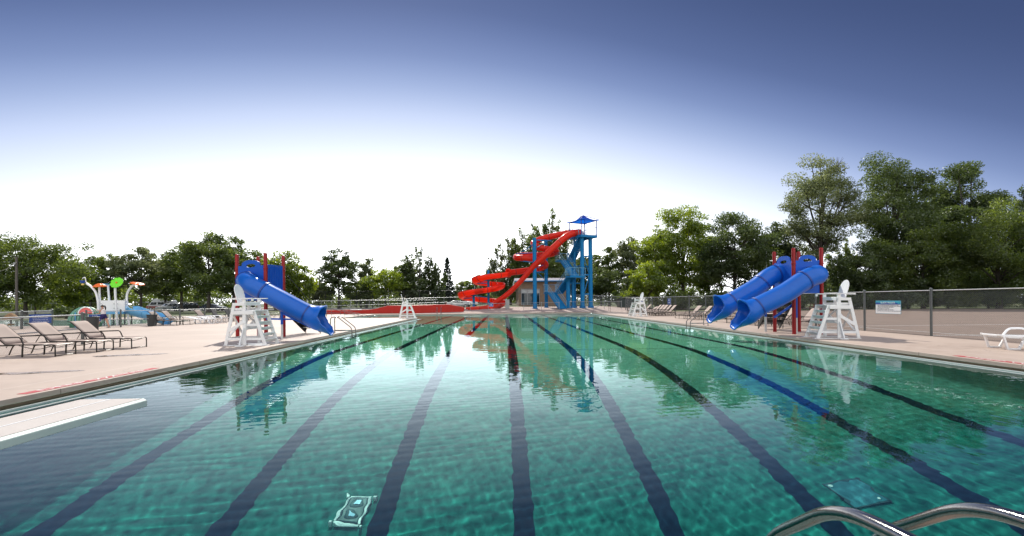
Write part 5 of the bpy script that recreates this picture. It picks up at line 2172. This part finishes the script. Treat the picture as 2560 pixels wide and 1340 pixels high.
pts = [(-.34, .92), (.34, .92)] + [(.34 * math.cos(math.pi * k / 12), .92 + .40 * math.sin(math.pi * k / 12)) for k in range(1, 12)]
MB().prism(pts, lambda a, z, d: Vector((a, d, z)), -.84, -.3).build('pink_opening', MT['melon_red'], t)
MB().tube([(.36 * math.cos(math.pi * k / 14), -.85, .91 + .42 * math.sin(math.pi * k / 14)) for k in range(15)], .035, 8).build('opening_rim', MT['white_plastic'], t)
MB().tube([(-.5, -.72, 0), (-.5, -.72, 1.0)], .035, 8).build('pole', MT['sky_blue'], t)
t = thing('play_umbrella', (xat(27, 36), 36, 0), 0, 'brown thatched umbrella feature behind the left fences', 'play feature')
MT['thatch'] = mat('brown_thatch', (.30, .15, .045), .8, .25, 12, bump=.4)
MB().lathe([(.46, .42), (.44, .55), (.26, .78), (.06, .92), (0, .92)], 10).build('roof', MT['thatch'], t)
MB().cyl((0, 0, .1), .05, .5, 10).build('post', MT['wood_pole'], t)
MB().lathe([(.2, 0), (.2, .08), (.1, .1), (0, .1)], 12).build('base', MT['thatch'], t)

# ------------------------------------------------------------------ poles and wires
for px, yt, Y, r, lb in ((42, 642, 66, .17, 'thick weathered utility pole at the far left before the big tree'), (88, 655, 74, .11, 'thinner utility pole right of the thick one'), (1917, 628, 68, .09, 'thin pale pole behind the far blue slide')):
    c, d = At(px, 770, Y), At(px, yt, Y)
    t = thing('utility_pole', (c.x, c.y, 0), 0, lb, 'utility pole', 'utility poles')
    MB().lathe([(r, 0), (r * .8, d.z), (0, d.z + .02)], 12).build('shaft', MT['wood_pole'] if px < 1000 else MT['galv'], t)
    if px < 1000:
        MB().cyl((0, -r - .1, d.z * (.86 if px < 60 else .6)), .12, .35, 10).build('fitting', MT['galv'], t)
pa, pb = At(42, 650, 66), At(88, 690, 74)
for k, (q0, q1) in enumerate(((At(42, 664, 66), At(600, 712, 70)), (At(42, 655, 66), At(-40, 680, 50)))):
    pp = [q0.lerp(q1, j / 14) - V(0, 0, .5 * math.sin(math.pi * j / 14)) for j in range(15)]
    o = MB().tube([p - q0 for p in pp], .014, 5).build('overhead_wire', MT['black_mesh'])
    o.location = q0
    tag(o, ['thin overhead wire running right from the thick left pole to the blue slide', 'thin overhead wire leaving the thick left pole towards the left edge'][k], 'wire', 'overhead wires')

# ------------------------------------------------------------------ the girl
MT['skin'] = mat('skin', (.50, .27, .18), .5, .05)
MT['hair'] = mat('dark_hair', (.02, .013, .009), .5, .1)
MT['top'] = mat('white_top', (.70, .66, .66), .8, .08, 20)
MT['shorts'] = mat('navy_shorts', (.018, .012, .10), .7, .1)
MT['sandal'] = mat('dark_sandal', (.03, .03, .05), .7, .1)
c_ = P(259, 820)
t = thing('person', c_, math.pi, 'girl in white tank top and navy shorts walking left past the first grey bin', 'person')
sk = []
se = []


def chain(pts, root=None):
    i0 = root
    for q in pts:
        sk.append(q)
        if i0 is not None:
            se.append((i0, len(sk) - 1))
        i0 = len(sk) - 1
    return i0


pel = chain([(0, 0, .80, .115)])
che = chain([(.0, 0, .92, .105), (.015, 0, 1.04, .115), (.03, 0, 1.15, .10)], pel)
neck = chain([(.04, 0, 1.235, .042), (.055, 0, 1.285, .045)], che)
chain([(.065, 0, 1.36, .082), (.06, 0, 1.425, .072)], neck)
hands = []
for s_, leg, arm_ in ((1, [(.09, .60, .082), (.20, .42, .060), (.27, .24, .052), (.335, .075, .036), (.44, .03, .028)], [(.11, .17, 1.02, .036), (.16, .13, .93, .032), (.28, .07, .93, .027), (.36, .03, .93, .020)]),
                      (-1, [(-.08, .60, .082), (-.16, .42, .060), (-.22, .24, .050), (-.285, .085, .036), (-.20, .03, .028)], [(.17, -.17, 1.10, .036), (.28, -.15, 1.12, .032), (.38, -.06, 1.15, .027), (.44, -.03, 1.16, .020)])):
    h = chain([(.0, s_ * .085, .76, .092)], pel)
    chain([(x, s_ * .085, z, r) for x, z, r in leg], h)
    sh = chain([(.03, s_ * .145, 1.165, .048)], che)
    a_ = chain(arm_, sh)
    hx_, hy_, hz_, _ = arm_[-1]
    palm = chain([(hx_ + .04, hy_, hz_, .019)], a_)
    for j in range(4):
        chain([(hx_ + .075, hy_ + (j - 1.5) * .016, hz_ + .004, .0075), (hx_ + .105 + .008 * (1.5 - abs(j - 1.5)), hy_ + (j - 1.5) * .017, hz_ - .012, .0065)], palm)
    chain([(hx_ + .05, hy_ + s_ * -.03, hz_ + .02, .008), (hx_ + .075, hy_ + s_ * -.04, hz_ + .022, .007)], a_)
me = bpy.data.meshes.new('body_skeleton')
me.from_pydata([q[:3] for q in sk], se, [])
tmp = bpy.data.objects.new('body_tmp', me)
COL.objects.link(tmp)
md = tmp.modifiers.new('skin', 'SKIN')
md.use_smooth_shade = True
sv = me.skin_vertices[0].data
for v_, q in zip(sv, sk):
    v_.radius = (q[3], q[3])
sv[0].use_root = True
ms = tmp.modifiers.new('sub', 'SUBSURF')
ms.levels = ms.render_levels = 2
me2 = bpy.data.meshes.new_from_object(tmp.evaluated_get(bpy.context.evaluated_depsgraph_get()))
bpy.data.objects.remove(tmp)
me2.name = 'body'
me2.materials.clear()
me2.materials.append(MT['skin'])
o = bpy.data.objects.new('body', me2)
COL.objects.link(o)
o.parent = t
# face
b = MB().lathe([(.0, -.02), (.016, -.012), (.012, .02), (0, .03)], 8, (.148, 0, 1.365))
b.build('nose', MT['skin'], t)
for s_ in (-1, 1):
    MB().lathe([(0, -.010), (.010, 0), (0, .010)], 8, (.138, s_ * .032, 1.39)).build('eye', MT['hair'], t)
    MB().lathe([(0, -.026), (.012, -.012), (.014, .012), (0, .026)], 8, (.055, s_ * .088, 1.375)).build('ear', MT['skin'], t)
MB().box((.141, 0, 1.325), (.012, .042, .010)).build('mouth', MT['tail'], t)
b = MB()
rows = []
for i in range(9):
    a = -.35 + (math.pi / 2 + .35) * i / 8
    rows.append([(.045 + .100 * math.cos(a) * math.cos(f) * (1.0 if math.cos(f) < .4 or a > .75 else .86), .098 * math.cos(a) * math.sin(f), 1.395 + .095 * math.sin(a)) for f in [2 * math.pi * j / 18 for j in range(19)]])
b.grid(rows)
b.tube([(-.04, 0, 1.42), (-.09, 0, 1.40), (-.125, 0, 1.31), (-.13, 0, 1.21), (-.12, 0, 1.15)], [.03, .042, .045, .035, .012], 8)
b.build('hair', MT['hair'], t)
rows = []
for z, rx, ry, x in ((.80, .135, .150, 0), (.88, .120, .135, .0), (.97, .122, .135, .008), (1.06, .130, .145, .02), (1.12, .125, .150, .025), (1.18, .095, .125, .03), (1.20, .07, .10, .032)):
    rows.append([(x + rx * math.cos(a), ry * math.sin(a), z) for a in [2 * math.pi * j / 20 for j in range(21)]])
MB().grid(rows).build('tank_top', MT['top'], t, solid=.008)
b = MB()
rows = []
for z, rx, ry in ((.90, .128, .145), (.83, .142, .165), (.76, .146, .172), (.72, .13, .165)):
    rows.append([(rx * math.cos(a), ry * math.sin(a), z) for a in [2 * math.pi * j / 20 for j in range(21)]])
b.grid(rows)
for s_, dx in ((1, .09), (-1, -.08)):
    b.tube([(0, s_ * .085, .79), (dx * .55, s_ * .085, .68), (dx * .95, s_ * .085, .60)], [.105, .108, .106], 14)
b.build('shorts', MT['shorts'], t)
for s_, x in ((1, .375), (-1, -.255)):
    MB().box((x + .02, s_ * .085, .012), (.24, .085, .022), M=Matrix.Rotation(0, 3, 'Y')).build('sandal', MT['sandal'], t, bevel=.008)

# ------------------------------------------------------------------ trees
def leaves_object(name, C, N_, size, tint, material, parent=None):
    """C centres (n,3), N_ normals (n,3), size (n,), tint (n,) -> one mesh of leaf-shaped quads"""
    n = len(C)
    rs = np.random.RandomState(n % 9973)
    r = rs.normal(size=(n, 3))
    a = np.cross(N_, r)
    a /= np.linalg.norm(a, axis=1, keepdims=True) + 1e-9
    b = np.cross(N_, a)
    s = size[:, None]
    v = np.stack([C - a * s * .62, C - b * s * .30 + a * s * .05, C + a * s * .62, C + b * s * .30 + a * s * .05], 1).reshape(-1, 3)
    me = bpy.data.meshes.new(name)
    me.vertices.add(4 * n)
    me.vertices.foreach_set('co', v.astype(np.float32).ravel())
    me.loops.add(4 * n)
    me.loops.foreach_set('vertex_index', np.arange(4 * n, dtype=np.int32))
    me.polygons.add(n)
    me.polygons.foreach_set('loop_start', np.arange(0, 4 * n, 4, dtype=np.int32))
    me.polygons.foreach_set('loop_total', np.full(n, 4, dtype=np.int32))
    me.update(calc_edges=True)
    at = me.attributes.new('tint', 'FLOAT', 'FACE')
    at.data.foreach_set('value', tint.astype(np.float32))
    me.materials.append(material)
    o = bpy.data.objects.new(name, me)
    COL.objects.link(o)
    if parent is not None:
        o.parent = parent
    return o


def clump_leaves(rs, cc, rc, flat, n_each, s, tint_c):
    k = len(cc)
    idx = np.repeat(np.arange(k), n_each)
    d = rs.normal(size=(len(idx), 3))
    d /= np.linalg.norm(d, axis=1, keepdims=True)
    q = rs.uniform(.15, 1, size=(len(idx), 1)) ** .55
    off = d * q * rc[idx][:, None]
    off[:, 2] *= flat
    C = cc[idx] + off
    N_ = d * .55 + rs.normal(size=d.shape) * .65 + np.array([0, 0, .55])
    N_ /= np.linalg.norm(N_, axis=1, keepdims=True)
    size = s * rs.uniform(.65, 1.35, size=len(idx))
    tint = np.clip(tint_c[idx] + rs.normal(size=len(idx)) * .16, 0, 1)
    return C, N_, size, tint


TREE_GROUP = 'trees round the pool grounds'


def tree(label, px, ytop, Y, wpx, style, lm, base=.22, seed=0, lean=0.0, dens=1.0, name=None, twigs=False):
    rs = np.random.RandomState(seed + 11)
    top = At(px, ytop, Y)
    x0, z0 = top.x, gz(top.x, Y)
    H = top.z - z0
    Wd = wpx / F_PX * Y
    s = max(.20, Y * .0037)
    nm = name or {'oak': 'broadleaf_tree', 'ash': 'broadleaf_tree', 'poplar': 'poplar_tree', 'spruce': 'spruce_tree', 'bush': 'shrub'}[style]
    t = thing(nm, (x0 - lean * H * .5, Y, z0), 0, label, 'shrub' if style == 'bush' else 'tree')
    t['group'] = TREE_GROUP if style != 'bush' else 'shrubs under the trees'
    cl, limbs = [], []
    rx, ry = Wd / 2, Wd / 2 * .8
    tr = max(.12, H * .020)
    if style in ('oak', 'ash'):
        zb = base * H
        cz, rz_ = (zb + H) / 2, (H - zb) / 2
        nc = int((84 if style == 'oak' else 76) * (1 + Wd / 24))
        ph = rs.uniform(0, 6.28, 8)
        for _ in range(nc):
            d = rs.normal(size=3)
            d /= np.linalg.norm(d)
            a = math.atan2(d[1], d[0])
            lob = 1 + .18 * math.sin(2 * a + ph[0] + 1.5 * d[2]) + .17 * math.sin(3 * a + ph[1] + 2 * d[2]) + .16 * math.sin(5 * d[2] * 1.6 + ph[2] + a) + .10 * math.sin(6 * a + ph[3])
            q = rs.uniform(.30, 1.0) ** .5 * .88 * lob
            zz = d[2] * q
            wz = 1.0 if zz > -.2 else 1 - .35 * (-.2 - zz)
            cl.append((lean * H * (.5 + .5 * zz) + d[0] * q * rx * wz, d[1] * q * ry * wz, cz + zz * rz_))
        cl = np.array(cl)
        cl[:, 2] = np.minimum(cl[:, 2], H - .3)
        rc = rs.uniform(.065, .175, len(cl)) * (Wd + H * .7) / 2
        rc *= 1.0 if style == 'oak' else .86
        flat = .62
        # a few clumps reach the top exactly
        cl[0] = (lean * H * .9 + rx * .05, 0, H - rc[0] * .55)
        cl[1] = (lean * H * .8 + rx * .3, ry * .2, H - rc[1] * .8 - H * .03)
        zt = zb + (H - zb) * .35
        order = rs.permutation(len(cl))[:int(10 + Wd)]
        for i in order:
            c = cl[i]
            zs = zb * .75 + (min(zt + .25 * H, c[2]) - zb * .75) * rs.uniform(.1, .8)
            st = np.array([lean * zs, 0, zs])
            mid = st * .45 + c * .55 + np.array([0, 0, .06 * H]) * rs.uniform(-.2, 1)
            limbs.append(([st, st * .75 + mid * .25 + np.array([0, 0, .02 * H]), mid, c], tr * rs.uniform(.30, .55)))
        trunk_top = H * .72
    elif style == 'poplar':
        zb = base * H
        spires = 4 + int(Wd / 2.5)
        for k in range(spires):
            f = (k + .5) / spires * 2 - 1
            sx = f * rx * .92 + rs.uniform(-.1, .1) * rx
            sy = rs.uniform(-.5, .5) * ry
            ht = H * (1 - .24 * abs(f) ** 1.5 - rs.uniform(0, .12)) if k != spires // 2 else H
            for j in range(24):
                q = (j + rs.uniform(0, .9)) / 24.4
                z = zb + (ht - zb) * q
                sp = .34 * rx * (1 - q) ** .7 + .04 * rx
                cl.append((sx * (.6 + .4 * q) + rs.normal() * sp * .6 + lean * z, sy + rs.normal() * sp * .6, z))
            limbs.append(([np.array([0, 0, zb * .7]), np.array([sx * .5, sy * .5, zb + .25 * (ht - zb)]), np.array([sx * .9, sy, ht * .75]), np.array([sx, sy, ht * .97])], tr * .45))
        cl = np.array(cl)
        rc = rs.uniform(.08, .135, len(cl)) * (Wd + H * .35) / 2 * (1.15 - .60 * (cl[:, 2] / H))
        flat = 1.25
        trunk_top = H * .7
    elif style == 'spruce':
        zb = .06 * H
        lv = 30
        for j in range(lv):
            q = j / lv
            R_ = rx * (1 - q) ** .9 + .12
            m = max(4, int(13 * (1 - q)))
            for k in range(m):
                a = 2 * math.pi * (k + rs.uniform(0, 1)) / m
                for u in (.5, .92):
                    cl.append((R_ * u * math.cos(a), R_ * u * math.sin(a), zb + (H - zb) * (q + rs.uniform(-.02, .02)) - .12 * R_ * u))
        cl.append((0, 0, H - .25))
        cl = np.array(cl)
        rc = np.full(len(cl), rx * .30)
        rc *= (1.1 - .75 * cl[:, 2] / H)
        flat = .45
        trunk_top = H * .97
    else:
        nc = int(16 + Wd * 2)
        for _ in range(nc):
            d = rs.normal(size=3)
            d /= np.linalg.norm(d)
            q = rs.uniform(.2, 1) ** .5 * .85
            cl.append((d[0] * q * rx, d[1] * q * ry, H * .45 + d[2] * q * H * .45))
        cl = np.array(cl)
        rc = rs.uniform(.16, .28, len(cl)) * (Wd * .4 + H * .5)
        flat = .8
        trunk_top = H * .5
    area = Wd * H * (1 - base) * .8
    total = int(dens * 6.6 * area / (.37 * s * s))
    total = min(max(total, 1500), 48000)
    wts = rc ** 2
    n_each = np.maximum(8, (total * wts / wts.sum())).astype(int)
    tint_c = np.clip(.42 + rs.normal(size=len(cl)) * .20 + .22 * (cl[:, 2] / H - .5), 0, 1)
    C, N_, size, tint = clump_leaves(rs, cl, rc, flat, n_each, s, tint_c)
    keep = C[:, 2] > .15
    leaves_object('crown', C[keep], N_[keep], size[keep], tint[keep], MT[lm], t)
    b = MB()
    pts = [(0, 0, -.1), (lean * H * .12, 0, H * .12), (lean * H * .3, .01 * H, H * .33), (lean * trunk_top * .9, 0, trunk_top)]
    sp = spline(pts, 4)
    b.tube(sp, [tr * (1.35 - 1.05 * i / (len(sp) - 1)) if i else tr * 1.7 for i in range(len(sp))], 9)
    for pts, r in limbs:
        sp = spline([tuple(p) for p in pts], 3)
        b.tube(sp, [r * (1 - .72 * i / (len(sp) - 1)) for i in range(len(sp))], 6)
    if twigs:
        rr = random.Random(5)
        for k in range(16):
            a = (lean * H * .75 + rr.uniform(-.2, .2) + rx * .35, 0, H * .93)
            q = (a[0] + rr.uniform(-1.1, 1.1), rr.uniform(-.8, .8), H * .93 + rr.uniform(.6, 2.0))
            m_ = tuple((a[i] + q[i]) / 2 + rr.uniform(-.15, .15) for i in range(3))
            b.tube([a, m_, q], [.045, .03, .012], 5)
    b.build('trunk', MT['bark'], t)
    return t


TREES = [
    ('huge round dense tree behind the utility poles at far left', 62, 590, 72, 265, 'oak', 'leaf_mid', .16, 1, 0),
    ('dense tree cut by the left edge of the picture', -95, 598, 70, 220, 'oak', 'leaf_mid', .16, 2, 0),
    ('olive green tree just right of the huge round tree', 172, 650, 84, 120, 'oak', 'leaf_light', .10, 3, 0),
    ('dark tree behind the watermelon dome', 225, 640, 98, 90, 'oak', 'leaf_dark', .14, 4, 0),
    ('narrow tree topping out above the orange and green flowers', 275, 633, 92, 74, 'ash', 'leaf_mid', .2, 5, 0),
    ('open tree with spreading limbs above the light blue play slide', 352, 624, 88, 130, 'ash', 'leaf_grey', .26, 6, .02),
    ('mid green tree above the camper van', 412, 640, 108, 100, 'oak', 'leaf_mid', .18, 7, 0),
    ('tree left of the tallest tree of the left group', 452, 612, 90, 120, 'ash', 'leaf_mid', .2, 8, 0),
    ('tallest broad tree left of the single blue slide', 520, 575, 84, 160, 'oak', 'leaf_mid', .18, 9, 0),
    ('dark tree reaching behind the leftmost red post of the single slide', 582, 588, 92, 95, 'oak', 'leaf_dark', .15, 10, 0),
    ('tree directly behind the single blue slide panels', 632, 628, 98, 90, 'oak', 'leaf_mid', .18, 12, 0),
    ('light green domed tree right of the single blue slide', 688, 627, 102, 135, 'oak', 'leaf_light', .16, 13, 0),
    ('lower light green tree on the right flank of the domed tree', 748, 664, 104, 95, 'oak', 'leaf_light', .14, 14, 0),
    ('small tree in the dip before the tall dark tree', 796, 702, 120, 70, 'oak', 'leaf_grey', .14, 15, 0),
    ('tall dark tree with two tiers above the black court fence', 846, 621, 118, 108, 'ash', 'leaf_dark', .18, 16, 0),
    ('thin pale tree standing alone against the sky between two dark trees', 915, 646, 128, 50, 'ash', 'leaf_grey', .3, 17, 0),
    ('low dark tree at the foot of the thin pale tree', 902, 694, 116, 95, 'oak', 'leaf_mid', .14, 18, 0),
    ('yellow green oak with dark forked limbs behind the red trough', 962, 668, 114, 110, 'oak', 'leaf_light', .26, 19, 0),
    ('tree filling in left of the tall dark feathery tree', 1008, 648, 120, 70, 'ash', 'leaf_grey', .2, 20, 0),
    ('tall dark feathery tree above the distant corner lifeguard chair', 1048, 617, 118, 104, 'poplar', 'leaf_dark', .12, 21, 0),
    ('dark tree on the right shoulder of the feathery tree', 1086, 654, 120, 66, 'poplar', 'leaf_dark', .1, 22, 0),
    ('pointed dark spruce standing alone left of the red spiral', 1118, 642, 126, 44, 'spruce', 'leaf_spruce', .06, 23, 0),
    ('distant hazy tree right of the spruce', 1154, 702, 155, 52, 'oak', 'leaf_grey', .12, 24, 0),
    ('distant tree behind the left turn of the red flume', 1188, 692, 150, 62, 'oak', 'leaf_mid', .12, 25, 0),
    ('distant pale tree behind the top of the red flume', 1228, 672, 142, 66, 'ash', 'leaf_grey', .14, 26, 0),
    ('silvery poplar with ragged tips left of the tall poplars', 1274, 590, 106, 116, 'poplar', 'leaf_grey', .14, 27, 0),
    ('tall ragged poplar left of the blue support column', 1326, 554, 102, 122, 'poplar', 'leaf_mid', .14, 28, 0),
    ('tallest poplar rising behind the red slide loops', 1376, 524, 100, 120, 'poplar', 'leaf_mid', .14, 29, 0),
    ('rounded tree behind the lower stairs of the slide tower', 1404, 640, 96, 130, 'oak', 'leaf_mid', .2, 30, 0),
    ('dark tree behind the columns of the slide tower', 1458, 640, 100, 96, 'oak', 'leaf_dark', .2, 31, 0),
    ('mid green tree just right of the slide tower', 1522, 616, 98, 88, 'ash', 'leaf_mid', .2, 32, 0),
    ('dark low tree at the right foot of the slide tower', 1502, 668, 90, 92, 'oak', 'leaf_dark', .16, 33, 0),
    ('grey green tree left of the bright tall tree', 1576, 590, 94, 84, 'ash', 'leaf_grey', .2, 34, 0),
    ('bright yellow green tree, left half of the bright pair', 1640, 560, 80, 120, 'oak', 'leaf_light', .14, 35, 0),
    ('tallest bright yellow green tree left of the dark oak', 1706, 513, 77, 150, 'oak', 'leaf_light', .14, 36, 0),
    ('low bright bushy tree above the distant right lifeguard chair', 1622, 652, 73, 120, 'oak', 'leaf_light', .08, 37, 0),
    ('shadowy low tree between the tower and the bright trees', 1578, 690, 86, 90, 'oak', 'leaf_dark', .1, 38, 0),
    ('mid green tree tucked between the bright tree and the oak', 1772, 585, 84, 96, 'oak', 'leaf_mid', .12, 39, 0),
    ('broad dark oak with black limbs left of the twin blue slides', 1836, 535, 71, 210, 'oak', 'leaf_dark', .2, 40, 0),
    ('dark tree behind the far blue tube', 1938, 556, 74, 130, 'oak', 'leaf_dark', .18, 41, 0),
    ('tall leaning tree with a bare twiggy top behind the twin slides', 2052, 396, 67, 215, 'ash', 'leaf_grey', .30, 42, .06, .62),
    ('pale leafy tree low behind the red posts of the twin slides', 2004, 612, 76, 140, 'ash', 'leaf_grey', .12, 43, 0),
    ('slim tree in the sky gap right of the twin slides', 2118, 592, 84, 90, 'poplar', 'leaf_mid', .12, 44, 0),
    ('tall spreading tree right of the leaning tree', 2232, 400, 67, 240, 'ash', 'leaf_dark', .28, 45, .03, .8),
    ('low dark tree behind the near right lifeguard chair', 2172, 610, 63, 190, 'oak', 'leaf_dark', .12, 46, 0),
    ('narrow tree between the spreading tree and the dense tall one', 2336, 432, 76, 140, 'poplar', 'leaf_dark', .2, 47, 0),
    ('dense tall dark tree near the right edge', 2424, 403, 71, 205, 'ash', 'leaf_dark', .12, 48, 0),
    ('mid green low tree above the slide rules sign', 2306, 566, 61, 220, 'oak', 'leaf_mid', .12, 49, 0),
    ('large low tree hanging over the right end of the fence', 2496, 508, 57, 280, 'oak', 'leaf_mid', .12, 50, 0),
    ('dark tall tree cut by the right edge of the picture', 2602, 430, 68, 170, 'poplar', 'leaf_dark', .16, 51, 0),
]
for a in TREES:
    tree(*a, twigs=('twiggy' in a[0]))
SHRUBS = [
    ('dark cone shrub behind the splash pool fence', 165, 764, 52, 58, 'leaf_dark'), ('dark shrub under the oak left of the twin slides', 1790, 722, 66, 110, 'leaf_dark'),
    ('dark shrub behind the mouth of the far blue slide', 1880, 716, 65, 130, 'leaf_dark'), ('dark shrub behind the red posts of the twin slides', 1985, 712, 64, 140, 'leaf_dark'),
    ('dark shrub behind the seat of the near right lifeguard chair', 2090, 708, 63, 140, 'leaf_dark'), ('dark shrub left of the slide rules sign', 2180, 704, 62, 140, 'leaf_dark'),
    ('dark shrub behind the slide rules sign', 2270, 700, 61, 150, 'leaf_dark'), ('mid green shrub right of the slide rules sign', 2370, 694, 60, 160, 'leaf_mid'),
    ('dark shrub under the large low tree', 2470, 690, 59, 170, 'leaf_dark'), ('shrub at the right edge under the large low tree', 2580, 684, 58, 180, 'leaf_dark'),
    ('shrub between the bright bushy tree and the right fence', 1690, 718, 70, 120, 'leaf_mid'), ('shrub behind the far right corner fence', 1560, 722, 84, 90, 'leaf_dark'),
]
for k, (lb, px, yt, Y, w, lm) in enumerate(SHRUBS):
    tree(lb, px, yt, Y, w, 'bush', lm, 0, 70 + k)

# far-off wood closing the view between the trunks
rs = np.random.RandomState(77)
cs, rcs = [], []
for k in range(900):
    a = rs.uniform(-1.15, 1.25)
    D = rs.uniform(138, 175)
    x, y = D * math.sin(a) * 1.05, D * math.cos(a) * .62 + 58
    x += 0
    h = rs.uniform(.4, 8.0) * (.8 + .3 * math.sin(a * 9) + .2 * math.sin(a * 23))
    cs.append((x, y, max(.8, h)))
    rcs.append(rs.uniform(1.8, 3.2))
cs, rcs = np.array(cs), np.array(rcs)
C, N_, size, tint = clump_leaves(rs, cs, rcs, .8, np.full(len(cs), 120), .62, np.clip(rs.normal(size=len(cs)) * .2 + .4, 0, 1))
keep = C[:, 2] > .1
o = leaves_object('distant_wood', C[keep], N_[keep], size[keep], tint[keep], MT['leaf_mid'])
tag(o, 'far-off belt of woodland closing the view between the nearer trees', 'woodland', kind='stuff')
